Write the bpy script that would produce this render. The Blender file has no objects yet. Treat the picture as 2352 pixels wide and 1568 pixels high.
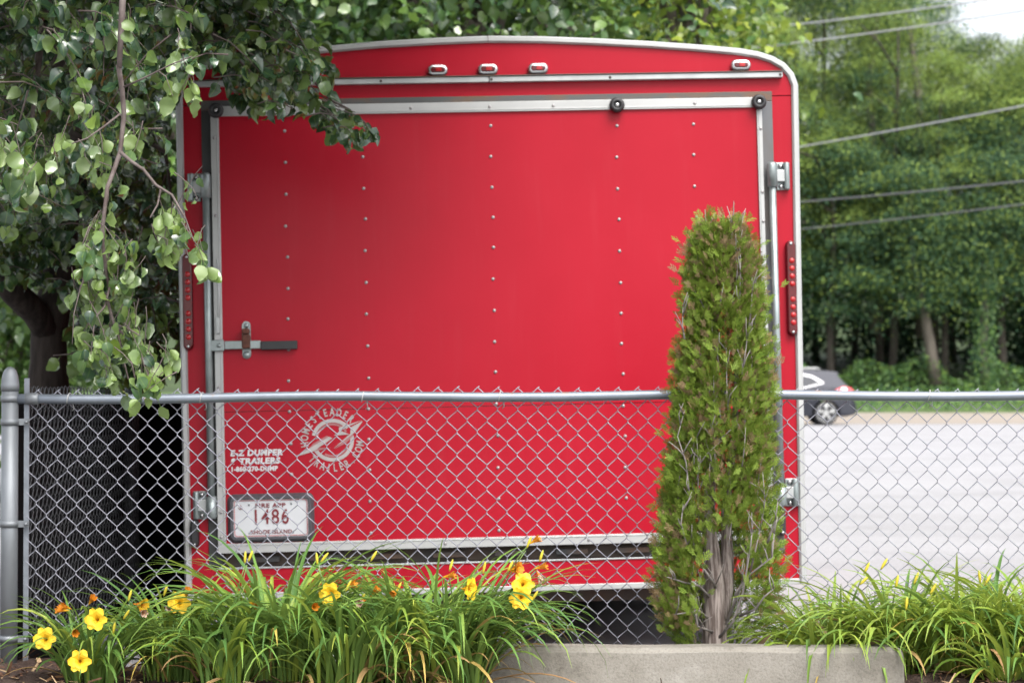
import bpy, math, random
import numpy as np
from mathutils import Vector, Matrix
PI = math.pi
R = math.radians
rng = np.random.default_rng(11)
random.seed(5)
scene = bpy.context.scene
COL = scene.collection

# ------------------------------------------------------------------ camera, sky, sun, exposure
CAM_H = 1.05
FPX = 5273.0            # focal length in units of a 2352 px wide picture
PITCH = math.atan((905 - 784) / FPX)
cam = bpy.data.cameras.new('camera')
cam.sensor_width = 22.3
cam.lens = 50.0
cam.clip_end = 3000
cam.dof.use_dof = True
cam.dof.focus_distance = 6.5
cam.dof.aperture_fstop = 4.0
camo = bpy.data.objects.new('camera', cam)
camo.location = (0, 0, CAM_H)
camo.rotation_euler = (PI / 2 + PITCH, 0, 0)
COL.objects.link(camo)
scene.camera = camo

SUN_EL, SUN_AZ = R(56), R(155)      # azimuth measured clockwise from +Y (sun is behind the camera, to the right)
world = bpy.data.worlds.new('World')
scene.world = world
world.use_nodes = True
wt = world.node_tree
wt.nodes.clear()
sky = wt.nodes.new('ShaderNodeTexSky')
sky.sky_type = 'NISHITA'
sky.sun_disc = False
sky.sun_elevation = SUN_EL
sky.sun_rotation = SUN_AZ
sky.air_density = 1.0
sky.dust_density = 5.0
sky.ozone_density = 1.0
hs = wt.nodes.new('ShaderNodeHueSaturation')
hs.inputs['Saturation'].default_value = 0.3     # thin overcast
bg = wt.nodes.new('ShaderNodeBackground')
bg.inputs['Strength'].default_value = 0.15
wo = wt.nodes.new('ShaderNodeOutputWorld')
wt.links.new(sky.outputs[0], hs.inputs['Color'])
wt.links.new(hs.outputs[0], bg.inputs['Color'])
wt.links.new(bg.outputs[0], wo.inputs['Surface'])

sun = bpy.data.lights.new('sun', 'SUN')
sun.energy = 0.8
sun.angle = R(35)
sun.color = (1.0, 0.96, 0.9)
suno = bpy.data.objects.new('sun', sun)
sd = Vector((math.sin(SUN_AZ) * math.cos(SUN_EL), math.cos(SUN_AZ) * math.cos(SUN_EL), math.sin(SUN_EL)))
suno.rotation_euler = sd.to_track_quat('Z', 'Y').to_euler()
suno.location = (0, 0, 30)
COL.objects.link(suno)

vs = scene.view_settings
vs.view_transform = 'Standard'
vs.look = 'None'
vs.gamma = 1.0
vs.exposure = 1.6
scene.render.engine = 'CYCLES'
scene.cycles.max_bounces = 6
scene.cycles.transparent_max_bounces = 6
scene.cycles.use_denoising = True


def at(px, py, Y):
    """world point seen at (px, py) of a 2352x1568 picture at depth Y"""
    x = (px - 1176) / FPX
    z = (784 - py) / FPX
    c, s = math.cos(PITCH), math.sin(PITCH)
    d = Vector((x, c - z * s, s + z * c))
    return Vector((0, 0, CAM_H)) + d * (Y / d.y)


# ------------------------------------------------------------------ object helpers
def tag(o, label=None, cat=None, group=None, kind=None):
    if label: o['label'] = label
    if cat: o['category'] = cat
    if group: o['group'] = group
    if kind: o['kind'] = kind
    return o


def empty(name, loc=(0, 0, 0), rot=None):
    o = bpy.data.objects.new(name, None)
    o.empty_display_size = 0.2
    o.location = loc
    if rot is not None:
        o.rotation_euler = rot
    COL.objects.link(o)
    return o


def link(name, me, parent=None):
    o = bpy.data.objects.new(name, me)
    COL.objects.link(o)
    if parent is not None:
        o.parent = parent
    return o


def dup(o, parent=None, loc=None):
    c = o.copy()
    COL.objects.link(c)
    if parent is not None:
        c.parent = parent
    if loc is not None:
        c.location = loc
    return c


class MB:
    def __init__(s):
        s.v, s.f, s.m, s.sm = [], [], [], []

    def add(s, vs_, fs, mi=0, smooth=False):
        b = len(s.v)
        s.v.extend([tuple(p) for p in vs_])
        for f in fs:
            s.f.append(tuple(i + b for i in f))
            s.m.append(mi)
            s.sm.append(smooth)

    def box(s, x0, x1, y0, y1, z0, z1, mi=0):
        s.add([(x0, y0, z0), (x1, y0, z0), (x1, y1, z0), (x0, y1, z0), (x0, y0, z1), (x1, y0, z1), (x1, y1, z1), (x0, y1, z1)],
              [(0, 3, 2, 1), (4, 5, 6, 7), (0, 1, 5, 4), (1, 2, 6, 5), (2, 3, 7, 6), (3, 0, 4, 7)], mi)

    def prism(s, poly, y0, y1, mi=0, half=None):
        """polygon in (x,z), counter-clockwise seen from -Y, extruded from y0 (front) to y1"""
        n = len(poly)
        a = [(x, y0, z) for x, z in poly]
        b = [(x, y1, z) for x, z in poly]
        fs = [tuple(range(n)), tuple(range(2 * n - 1, n - 1, -1))]
        for i in range(n):
            j = (i + 1) % n
            fs.append((j, i, i + n, j + n))
        s.add(a + b, fs, mi)

    def tube(s, path, r, n=6, mi=0, caps=True, smooth=True):
        P = [Vector(p) for p in path]
        k = len(P)
        rr = r if hasattr(r, '__len__') else [r] * k
        ref = Vector((0.13, 0.31, 0.94)).normalized()
        T0 = (P[1] - P[0]).normalized()
        if abs(T0.dot(ref)) > 0.93: ref = Vector((0.94, 0.2, 0.1)).normalized()
        u = (ref - T0 * ref.dot(T0)).normalized()
        vs_, fs = [], []
        for i in range(k):
            T = ((P[min(i + 1, k - 1)] - P[max(i - 1, 0)])).normalized()
            u = (u - T * u.dot(T))
            u = u.normalized() if u.length > 1e-6 else T.orthogonal().normalized()
            w = T.cross(u)
            for j in range(n):
                a = 2 * PI * j / n
                vs_.append(P[i] + (u * math.cos(a) + w * math.sin(a)) * rr[i])
        for i in range(k - 1):
            for j in range(n):
                j2 = (j + 1) % n
                fs.append((i * n + j, i * n + j2, (i + 1) * n + j2, (i + 1) * n + j))
        if caps:
            fs.append(tuple(range(n - 1, -1, -1)))
            fs.append(tuple(range((k - 1) * n, k * n)))
        s.add(vs_, fs, mi, smooth)

    def lathe(s, prof, c=(0, 0, 0), axis='z', n=16, mi=0, smooth=True):
        """prof: list of (r, h) along axis"""
        vs_, fs = [], []
        c = Vector(c)
        for r_, h_ in prof:
            for j in range(n):
                a = 2 * PI * j / n
                p = (r_ * math.cos(a), r_ * math.sin(a), h_)
                if axis == 'y': p = (p[0], -p[2], p[1])     # h grows towards the viewer (-Y)
                if axis == 'x': p = (p[2], p[0], p[1])
                vs_.append(c + Vector(p))
        k = len(prof)
        for i in range(k - 1):
            for j in range(n):
                j2 = (j + 1) % n
                fs.append((i * n + j, i * n + j2, (i + 1) * n + j2, (i + 1) * n + j))
        fs.append(tuple(range(n - 1, -1, -1)))
        fs.append(tuple(range((k - 1) * n, k * n)))
        s.add(vs_, fs, mi, smooth)

    def capsule(s, x0, x1, z0, z1, ya, yb, mi=0, n=8, taper=0.0):
        """stadium plate in the x-z plane, front at ya, back at yb"""
        w, h = x1 - x0, z1 - z0
        r = min(w, h) / 2
        pts = []
        cs = [((x1 - r), (z1 - r)), ((x0 + r), (z1 - r)), ((x0 + r), (z0 + r)), ((x1 - r), (z0 + r))]
        for q, (cx_, cz_) in enumerate(cs):
            for i in range(n + 1):
                a = PI / 2 * q + PI / 2 * i / n
                pts.append((cx_ + r * math.cos(a), cz_ + r * math.sin(a)))
        m = len(pts)
        cx_, cz_ = (x0 + x1) / 2, (z0 + z1) / 2
        def sh(p, t):
            dx, dz = p[0] - cx_, p[1] - cz_
            return (cx_ + dx * (1 - t * r / max(w / 2, 1e-6)), cz_ + dz * (1 - t * r / max(h / 2, 1e-6)))
        rings = [(0, yb), (0, ya + (yb - ya) * 0.35), (0.35 * taper, ya + (yb - ya) * 0.08), (0.8 * taper, ya)]
        vs_ = []
        for t, y in rings:
            for p in pts:
                q = sh(p, t)
                vs_.append((q[0], y, q[1]))
        fs = [tuple(range(3 * m, 4 * m))]
        for k in range(3):
            for i in range(m):
                j = (i + 1) % m
                fs.append((k * m + i, k * m + j, (k + 1) * m + j, (k + 1) * m + i))
        s.add(vs_, fs, mi, False)

    def build(s, name, mats, parent=None, bevel=0.0, seg=2, smooth=None, offset=None):
        me = bpy.data.meshes.new(name)
        V = s.v
        if offset is not None:
            V = [(p[0] + offset[0], p[1] + offset[1], p[2] + offset[2]) for p in V]
        me.from_pydata(V, [], s.f)
        for m in (mats if isinstance(mats, (list, tuple)) else [mats]):
            me.materials.append(m)
        me.polygons.foreach_set('material_index', s.m)
        me.polygons.foreach_set('use_smooth', [smooth] * len(s.f) if smooth is not None else s.sm)
        me.update()
        o = link(name, me, parent)
        if bevel:
            b = o.modifiers.new('bevel', 'BEVEL')
            b.width = bevel
            b.segments = seg
            b.limit_method = 'ANGLE'
            b.angle_limit = R(40)
        return o


def np_mesh(name, V, tris=None, quads=None, mats=(), uv=None, smooth=True, matidx=None):
    me = bpy.data.meshes.new(name)
    nt = 0 if tris is None else len(tris)
    nq = 0 if quads is None else len(quads)
    me.vertices.add(len(V))
    me.vertices.foreach_set('co', np.ascontiguousarray(V, dtype=np.float32).ravel())
    me.loops.add(nt * 3 + nq * 4)
    me.polygons.add(nt + nq)
    parts = []
    if nt: parts.append(np.asarray(tris, dtype=np.int32).ravel())
    if nq: parts.append(np.asarray(quads, dtype=np.int32).ravel())
    me.loops.foreach_set('vertex_index', np.concatenate(parts))
    tot = np.concatenate([np.full(nt, 3, np.int32), np.full(nq, 4, np.int32)])
    st = np.concatenate([[0], np.cumsum(tot)[:-1]]).astype(np.int32)
    me.polygons.foreach_set('loop_start', st)
    me.polygons.foreach_set('loop_total', tot)
    for m in mats: me.materials.append(m)
    if matidx is not None: me.polygons.foreach_set('material_index', np.asarray(matidx, dtype=np.int32))
    me.polygons.foreach_set('use_smooth', np.full(nt + nq, smooth, dtype=bool))
    me.update(calc_edges=True)
    if uv is not None:
        a = me.attributes.new('luv', 'FLOAT_VECTOR', 'POINT')
        u3 = np.zeros((len(V), 3), np.float32)
        u3[:, :2] = uv
        a.data.foreach_set('vector', u3.ravel())
    return me


def frames(axis, normal):
    """stack of 3x3 with columns: side, axis, normal"""
    a = axis / np.linalg.norm(axis, axis=1, keepdims=True)
    n = normal - a * np.sum(normal * a, axis=1, keepdims=True)
    n /= np.maximum(np.linalg.norm(n, axis=1, keepdims=True), 1e-6)
    s = np.cross(a, n)
    return np.stack([s, a, n], axis=2)


def scatter(name, templates, pos, axis, normal, scale, mats, jitter_mat=None):
    """templates: list of (verts(k,3), tris, quads, uv).  One mesh of many leaves"""
    N = len(pos)
    F = frames(axis, normal) * scale[:, None, None]
    which = rng.integers(0, len(templates), N)
    Vs, Ts, Qs, UVs, Mt, Mq = [], [], [], [], [], []
    base = 0
    for k, (tv, tt, tq, tuv) in enumerate(templates):
        idx = np.nonzero(which == k)[0]
        if len(idx) == 0: continue
        V = np.einsum('nij,kj->nki', F[idx], tv) + pos[idx][:, None, :]
        n, m = len(idx), len(tv)
        off = (np.arange(n) * m + base)[:, None, None]
        mm = jitter_mat[idx] if jitter_mat is not None else np.zeros(n, int)
        if len(tt):
            Ts.append((np.asarray(tt)[None] + off).reshape(-1, 3)); Mt.append(np.repeat(mm, len(tt)))
        if len(tq):
            Qs.append((np.asarray(tq)[None] + off).reshape(-1, 4)); Mq.append(np.repeat(mm, len(tq)))
        Vs.append(V.reshape(-1, 3))
        UVs.append(np.tile(tuv, (n, 1)))
        base += n * m
    T = np.concatenate(Ts) if Ts else None
    Q = np.concatenate(Qs) if Qs else None
    mi = np.concatenate(Mt + Mq)
    return np_mesh(name, np.concatenate(Vs), T, Q, mats, np.concatenate(UVs), True, mi)


# ------------------------------------------------------------------ materials
def newmat(name):
    m = bpy.data.materials.new(name)
    m.use_nodes = True
    nt = m.node_tree
    return m, nt, nt.nodes['Principled BSDF']


def noise(nt, scale, detail=4, rough=0.55, co='Object', stretch=None):
    tc = nt.nodes.new('ShaderNodeTexCoord')
    n = nt.nodes.new('ShaderNodeTexNoise')
    n.inputs['Scale'].default_value = scale
    n.inputs['Detail'].default_value = detail
    n.inputs['Roughness'].default_value = rough
    if stretch:
        mp = nt.nodes.new('ShaderNodeMapping')
        mp.inputs['Scale'].default_value = stretch
        nt.links.new(tc.outputs[co], mp.inputs[0])
        nt.links.new(mp.outputs[0], n.inputs[0])
    else:
        nt.links.new(tc.outputs[co], n.inputs[0])
    return n


def ramp(nt, src, stops):
    r = nt.nodes.new('ShaderNodeValToRGB')
    e = r.color_ramp.elements
    while len(e) > 1: e.remove(e[-1])
    e[0].position = stops[0][0]
    e[0].color = (*stops[0][1], 1) if hasattr(stops[0][1], '__len__') else (stops[0][1],) * 3 + (1,)
    for p, c in stops[1:]:
        q = e.new(p)
        q.color = (*c, 1) if hasattr(c, '__len__') else (c, c, c, 1)
    nt.links.new(src, r.inputs[0])
    return r


def mixc(nt, fac, a, b, mode='MIX'):
    m = nt.nodes.new('ShaderNodeMix')
    m.data_type = 'RGBA'
    m.blend_type = mode
    for sock, val in ((m.inputs[0], fac), (m.inputs[6], a), (m.inputs[7], b)):
        if isinstance(val, (int, float)): sock.default_value = val
        elif isinstance(val, tuple): sock.default_value = (*val, 1) if len(val) == 3 else val
        else: nt.links.new(val, sock)
    return m.outputs[2]


def bump(nt, bsdf, h, strength=0.3, dist=0.01):
    b = nt.nodes.new('ShaderNodeBump')
    b.inputs['Strength'].default_value = strength
    b.inputs['Distance'].default_value = dist
    nt.links.new(h, b.inputs['Height'])
    nt.links.new(b.outputs[0], bsdf.inputs['Normal'])


def simple(name, col, rough=0.5, metal=0.0, var=0.15, scale=20.0, bmp=0.0, col2=None, spec=0.5, stretch=None, stops=(0.35, 0.7)):
    m, nt, b = newmat(name)
    n = noise(nt, scale, stretch=stretch)
    c2 = col2 if col2 else tuple(c * (1 - var) for c in col)
    r = ramp(nt, n.outputs[0], [(stops[0], c2), (stops[1], col)])
    nt.links.new(r.outputs[0], b.inputs['Base Color'])
    b.inputs['Roughness'].default_value = rough
    b.inputs['Metallic'].default_value = metal
    b.inputs['Specular IOR Level'].default_value = spec
    if bmp: bump(nt, b, n.outputs[0], bmp, 0.004)
    return m


def mat_red():
    m, nt, b = newmat('red_paint')
    n = noise(nt, 1.6, 5, 0.6)
    n2 = noise(nt, 9.0, 4, 0.6, stretch=(3.0, 1, 0.22))
    r = ramp(nt, n.outputs[0], [(0.3, (0.278, 0.0042, 0.0140)), (0.7, (0.312, 0.0058, 0.0178))])
    r2 = ramp(nt, n2.outputs[0], [(0.55, 0.0), (0.8, 0.05)])
    nt.links.new(mixc(nt, r2.outputs[0], r.outputs[0], (0.38, 0.09, 0.10)), b.inputs['Base Color'])
    rr = ramp(nt, n.outputs[0], [(0.3, 0.30), (0.7, 0.42)])
    nt.links.new(rr.outputs[0], b.inputs['Roughness'])
    b.inputs['Specular IOR Level'].default_value = 0.17
    w = noise(nt, 3.2, 2, 0.4)
    bump(nt, b, w.outputs[0], 0.06, 0.02)
    return m


def mat_leaf(name, top, top2, under, young, rough=0.38, trans=0.25, young_amt=0.06, spec=0.5, vein=0.35, island=True):
    m, nt, b = newmat(name)
    g = nt.nodes.new('ShaderNodeNewGeometry')
    rnd = g.outputs['Random Per Island']
    stops = [(0.0, top2), (0.75 - young_amt, top), (1.0 - young_amt, tuple((a + c) / 2 for a, c in zip(top, young))), (1.0, young)]
    r = ramp(nt, rnd, stops)
    n = noise(nt, 2.2, 3)
    v = ramp(nt, n.outputs[0], [(0.3, 0.72), (0.7, 1.25)])
    c = mixc(nt, 1.0, r.outputs[0], v.outputs[0], 'MULTIPLY')
    a = nt.nodes.new('ShaderNodeAttribute')
    a.attribute_name = 'luv'
    sx = nt.nodes.new('ShaderNodeSeparateXYZ')
    nt.links.new(a.outputs['Vector'], sx.inputs[0])
    ab = nt.nodes.new('ShaderNodeMath'); ab.operation = 'ABSOLUTE'
    nt.links.new(sx.outputs[0], ab.inputs[0])
    vr = ramp(nt, ab.outputs[0], [(0.0, vein), (0.12, 0.0)])
    c = mixc(nt, vr.outputs[0], c, young)
    un = mixc(nt, 0.5, under, tuple(u * 0.8 for u in under))
    un = mixc(nt, ramp(nt, rnd, [(0.0, 0.0), (1.0, 0.45)]).outputs[0], under, young)
    c = mixc(nt, g.outputs['Backfacing'], c, un)
    nt.links.new(c, b.inputs['Base Color'])
    b.inputs['Roughness'].default_value = rough
    b.inputs['Specular IOR Level'].default_value = spec
    tr = nt.nodes.new('ShaderNodeBsdfTranslucent')
    tc = mixc(nt, 0.5, c, young)
    nt.links.new(tc, tr.inputs[0])
    mx = nt.nodes.new('ShaderNodeMixShader')
    mx.inputs[0].default_value = trans
    nt.links.new(b.outputs[0], mx.inputs[1])
    nt.links.new(tr.outputs[0], mx.inputs[2])
    nt.links.new(mx.outputs[0], nt.nodes['Material Output'].inputs[0])
    return m


M = {}
M['red'] = mat_red()
M['alu'] = simple('aluminium_trim', (0.37, 0.376, 0.372), 0.42, 0.2, 0.10, 6, stretch=(1, 1, 1))
M['alu_dull'] = simple('aluminium_dull', (0.40, 0.415, 0.415), 0.42, 0.35, 0.2, 12)
M['chrome'] = simple('chrome', (0.48, 0.48, 0.49), 0.25, 0.85, 0.1, 10)
M['zinc'] = simple('zinc_plate', (0.28, 0.32, 0.32), 0.4, 0.6, 0.3, 14)
M['rust_frame'] = simple('rusty_steel', (0.062, 0.064, 0.064), 0.65, 0.05, 0.2, 5, col2=(0.105, 0.062, 0.04), stops=(0.36, 0.56), stretch=(1.2, 1, 3))
M['rust'] = simple('rust', (0.11, 0.035, 0.02), 0.8, 0.0, 0.5, 60, bmp=0.4)
M['dark_steel'] = simple('dark_steel', (0.045, 0.04, 0.038), 0.6, 0.2, 0.5, 10, col2=(0.07, 0.045, 0.03))
M['rubber'] = simple('black_rubber', (0.018, 0.018, 0.02), 0.55, 0, 0.3, 30)
M['blackpl'] = simple('black_plastic', (0.055, 0.057, 0.066), 0.42, 0, 0.15, 18)
M['lens'] = simple('red_lens', (0.14, 0.003, 0.006), 0.15, 0, 0.3, 40)
M['lens_dk'] = simple('dark_red_lens', (0.085, 0.003, 0.006), 0.2, 0, 0.3, 30)
M['lens_br'] = simple('red_diode', (0.33, 0.006, 0.008), 0.2, 0, 0.2, 60)
M['plate'] = simple('plate_white', (0.50, 0.515, 0.535), 0.35, 0, 0.05, 8)
M['plate_red'] = simple('plate_ink', (0.16, 0.012, 0.018), 0.45, 0, 0.1, 8)
M['plate_rim'] = simple('plate_rim_ink', (0.45, 0.13, 0.14), 0.45, 0, 0.1, 8)
M['decal'] = simple('white_vinyl', (0.52, 0.52, 0.53), 0.45, 0, 0.05, 30)
M['decal_grey'] = simple('silver_vinyl', (0.36, 0.335, 0.325), 0.35, 0.1, 0.15, 30)
M['decal_mid'] = simple('faded_silver_vinyl', (0.33, 0.13, 0.135), 0.35, 0.1, 0.2, 30)
M['galv'] = simple('galvanised_steel', (0.22, 0.24, 0.27), 0.42, 0.55, 0.3, 25, stops=(0.3, 0.7))
M['galv_post'] = simple('galvanised_post', (0.20, 0.215, 0.23), 0.5, 0.45, 0.3, 9, bmp=0.05, stretch=(1, 1, 0.4))
M['wire'] = simple('galvanised_wire', (0.275, 0.28, 0.325), 0.5, 0.25, 0.25, 30)
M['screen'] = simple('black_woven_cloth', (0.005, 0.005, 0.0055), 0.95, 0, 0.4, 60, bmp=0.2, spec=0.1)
M['concrete'] = None
M['bark_pear'] = simple('pear_bark', (0.055, 0.044, 0.038), 0.9, 0, 0.6, 9, bmp=1.0, stretch=(4, 4, 0.6), spec=0.2)
M['twig'] = simple('twig_bark', (0.12, 0.097, 0.088), 0.75, 0, 0.5, 25, bmp=0.3, col2=(0.05, 0.033, 0.028))
M['bark_cedar'] = simple('cedar_bark', (0.25, 0.215, 0.195), 0.9, 0, 0.4, 14, bmp=1.0, stretch=(6, 6, 0.5), col2=(0.085, 0.066, 0.058), spec=0.2, stops=(0.42, 0.6))
M['deadtwig'] = simple('dead_twig', (0.25, 0.225, 0.21), 0.85, 0, 0.4, 30, spec=0.2)
M['bark_far'] = simple('woodland_bark', (0.15, 0.13, 0.11), 0.9, 0, 0.4, 2, stretch=(3, 3, 0.5), spec=0.2)
M['bark_dark'] = simple('dark_woodland_bark', (0.075, 0.066, 0.055), 0.9, 0, 0.4, 2, stretch=(3, 3, 0.5), spec=0.2)
M['pear'] = mat_leaf('pear_leaf', (0.026, 0.064, 0.026), (0.016, 0.044, 0.022), (0.07, 0.115, 0.038), (0.15, 0.23, 0.04), rough=0.24, trans=0.14, spec=0.75)
M['pear_light'] = mat_leaf('pear_leaf_light', (0.066, 0.122, 0.034), (0.030, 0.072, 0.024), (0.098, 0.148, 0.05), (0.18, 0.265, 0.045), rough=0.38, trans=0.25, spec=0.45, young_amt=0.1, vein=0.3)
M['broad'] = mat_leaf('broad_leaf', (0.045, 0.105, 0.028), (0.025, 0.066, 0.022), (0.08, 0.15, 0.04), (0.17, 0.28, 0.04), trans=0.3)
M['lime'] = mat_leaf('lime_leaf', (0.16, 0.25, 0.03), (0.07, 0.14, 0.025), (0.18, 0.27, 0.05), (0.36, 0.42, 0.05), trans=0.4, young_amt=0.2)
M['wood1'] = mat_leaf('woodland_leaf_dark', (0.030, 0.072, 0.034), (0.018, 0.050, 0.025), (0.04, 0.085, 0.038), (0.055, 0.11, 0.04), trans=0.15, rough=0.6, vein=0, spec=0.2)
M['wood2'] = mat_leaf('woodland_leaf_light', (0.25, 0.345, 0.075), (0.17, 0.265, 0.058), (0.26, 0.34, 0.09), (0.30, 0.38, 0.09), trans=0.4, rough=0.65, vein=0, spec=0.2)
M['shade_leaf'] = mat_leaf('shade_toned_leaf', (0.014, 0.034, 0.017), (0.009, 0.022, 0.012), (0.02, 0.045, 0.02), (0.03, 0.06, 0.022), trans=0.1, rough=0.7, vein=0, spec=0.15)  # near-black green: the deep shade under the canopy is put into this colour
M['bush'] = mat_leaf('bush_leaf', (0.08, 0.17, 0.03), (0.04, 0.10, 0.025), (0.11, 0.19, 0.05), (0.2, 0.32, 0.05), trans=0.3, rough=0.5, vein=0)
M['cedar'] = mat_leaf('cedar_spray', (0.155, 0.24, 0.024), (0.075, 0.145, 0.020), (0.125, 0.195, 0.025), (0.22, 0.265, 0.04), trans=0.2, rough=0.6, spec=0.25, vein=0)
M['cedar_brown'] = mat_leaf('cedar_spray_dry', (0.22, 0.16, 0.075), (0.13, 0.08, 0.04), (0.2, 0.14, 0.07), (0.32, 0.235, 0.145), trans=0.15, rough=0.8, spec=0.15, vein=0)
M['lily'] = mat_leaf('daylily_blade', (0.115, 0.22, 0.042), (0.060, 0.138, 0.033), (0.13, 0.23, 0.055), (0.21, 0.30, 0.055), trans=0.28, rough=0.55, spec=0.25, young_amt=0.12, vein=0.15)
M['lily_light'] = mat_leaf('daylily_blade_light', (0.23, 0.335, 0.045), (0.14, 0.25, 0.04), (0.22, 0.32, 0.05), (0.36, 0.42, 0.07), trans=0.36, rough=0.45, spec=0.35, young_amt=0.15, vein=0.1)
M['lily_dry'] = mat_leaf('daylily_blade_dry', (0.34, 0.22, 0.10), (0.26, 0.13, 0.06), (0.3, 0.2, 0.1), (0.50, 0.38, 0.08), trans=0.2, rough=0.7, spec=0.2, young_amt=0.3, vein=0)
M['scape'] = simple('daylily_scape', (0.14, 0.22, 0.05), 0.5, 0, 0.3, 20)
M['petal'] = simple('yellow_petal', (0.68, 0.43, 0.018), 0.5, 0, 0.1, 40, spec=0.3)
M['throat'] = simple('golden_throat', (0.60, 0.29, 0.008), 0.5, 0, 0.1, 40, spec=0.3)
M['orange'] = simple('orange_petal', (0.58, 0.20, 0.012), 0.55, 0, 0.3, 40, spec=0.3)
M['bud'] = simple('yellow_bud', (0.58, 0.38, 0.022), 0.5, 0, 0.3, 30, col2=(0.36, 0.36, 0.04), spec=0.3)
M['pale_dry'] = simple('withered_petal', (0.60, 0.42, 0.32), 0.7, 0, 0.4, 50, spec=0.2)


def mat_concrete():
    m, nt, b = newmat('wheel_stop_concrete')
    n = noise(nt, 5, 6, 0.65)
    n2 = noise(nt, 130, 3, 0.7)
    c = ramp(nt, n.outputs[0], [(0.30, (0.105, 0.096, 0.080)), (0.47, (0.180, 0.168, 0.146)), (0.62, (0.205, 0.193, 0.170)), (0.74, (0.255, 0.245, 0.222))])
    s = ramp(nt, n2.outputs[0], [(0.33, (0.78, 0.77, 0.76)), (0.5, (1, 1, 1)), (0.68, (1.1, 1.09, 1.07))])
    nt.links.new(mixc(nt, 1.0, c.outputs[0], s.outputs[0], 'MULTIPLY'), b.inputs['Base Color'])
    b.inputs['Roughness'].default_value = 0.9
    b.inputs['Specular IOR Level'].default_value = 0.2
    bump(nt, b, n2.outputs[0], 0.5, 0.004)
    return m


def mat_ground(name, stops, s1, s2, spk, rough=0.9, bmp=0.4, bd=0.01, stretch=None):
    m, nt, b = newmat(name)
    n = noise(nt, s1, 6, 0.6, stretch=stretch)
    n2 = noise(nt, s2, 4, 0.7)
    c = ramp(nt, n.outputs[0], stops)
    s = ramp(nt, n2.outputs[0], [(0.3, 1 - spk), (0.5, 1.0), (0.7, 1 + spk)])
    nt.links.new(mixc(nt, 1.0, c.outputs[0], s.outputs[0], 'MULTIPLY'), b.inputs['Base Color'])
    b.inputs['Roughness'].default_value = rough
    b.inputs['Specular IOR Level'].default_value = 0.2
    bump(nt, b, n2.outputs[0], bmp, bd)
    return m


M['concrete'] = mat_concrete()
M['lot'] = mat_ground('pale_worn_asphalt', [(0.28, (0.215, 0.211, 0.218)), (0.5, (0.26, 0.257, 0.265)), (0.75, (0.285, 0.282, 0.29))], 0.55, 45, 0.18, bmp=0.2)
M['road'] = mat_ground('road_asphalt', [(0.3, (0.20, 0.175, 0.15)), (0.7, (0.27, 0.235, 0.20))], 0.4, 30, 0.1, stretch=(0.2, 2, 1))
M['soil'] = mat_ground('bark_mulch_soil', [(0.3, (0.035, 0.022, 0.017)), (0.6, (0.075, 0.05, 0.04)), (0.8, (0.13, 0.095, 0.08))], 18, 120, 0.6, bmp=1.0, bd=0.012)
M['earth'] = mat_ground('forest_floor', [(0.3, (0.025, 0.035, 0.015)), (0.7, (0.05, 0.08, 0.025))], 0.5, 6, 0.3)
M['verge'] = mat_ground('verge_turf', [(0.3, (0.05, 0.085, 0.03)), (0.7, (0.09, 0.14, 0.045))], 0.8, 9, 0.3)

# ------------------------------------------------------------------ ground, lot, road, bank
def sheet(name, mat, xs, ys, zf, kind='structure'):
    V = [(x, y, zf(x, y)) for y in ys for x in xs]
    nx = len(xs)
    F = [(j * nx + i, j * nx + i + 1, (j + 1) * nx + i + 1, (j + 1) * nx + i) for j in range(len(ys) - 1) for i in range(nx - 1)]
    mb = MB()
    mb.add(V, F, 0, True)
    o = mb.build(name, mat)
    o['kind'] = kind
    return o


def lot_z(x, y):
    return 0.0 if y < 12 else 0.09 * (y - 12) / 60.0


def bank_z(y):
    if y <= 74: return lot_z(0, y)
    if y <= 86: return 0.093 + 0.267 * (y - 74) / 12
    if y <= 95: return 0.36 + 0.75 * (y - 86) / 9
    return 1.11 + 0.07 * (y - 95)


sheet('ground', M['earth'], [-900, -300, 300, 900], [-200, 0, 74, 300, 1500], lambda x, y: -0.06 if y < 80 else -0.06 + 0.002 * (y - 80))
sheet('parking_lot', M['lot'], [-120, -40, -10, 0, 10, 40, 120], [-30, 0, 12, 30, 50, 74], lot_z)
sheet('road', M['road'], [-160, -60, 0, 60, 160], [74, 78, 82, 86], lambda x, y: bank_z(y) + 0.004)
sheet('grass_verge', M['verge'], [-160, -60, 0, 60, 160], [86, 88, 90, 92, 95], lambda x, y: bank_z(y))
sheet('wooded_hillside', M['earth'], [-160, -60, 0, 60, 160], [95, 110, 130, 160, 220], lambda x, y: bank_z(y))


def bed_z(x, y):
    e = min(1.0, max(0.0, (y - 6.9) / 0.3)) * min(1.0, max(0.0, (8.35 - y) / 0.3))
    b = 0.012 * math.sin(9 * x + 2.1 * y) + 0.009 * math.sin(17 * x - 13 * y + 1) + 0.006 * math.sin(41 * x + 23 * y)
    right = 0.015 * min(1, max(0, (x - 1.2) / 0.4))
    dip = 0.05 * min(1, max(0, (7.56 - y) / 0.06)) * min(1, max(0, (x + 0.3) / 0.25)) * min(1, max(0, (1.42 - x) / 0.1))
    return -0.02 + (0.135 + b + right - dip) * e


xs = [-5 + 0.05 * i for i in range(201)]
ys = [6.85 + 0.05 * i for i in range(31)]
sheet('planting_bed', M['soil'], xs, ys, bed_z)

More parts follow.
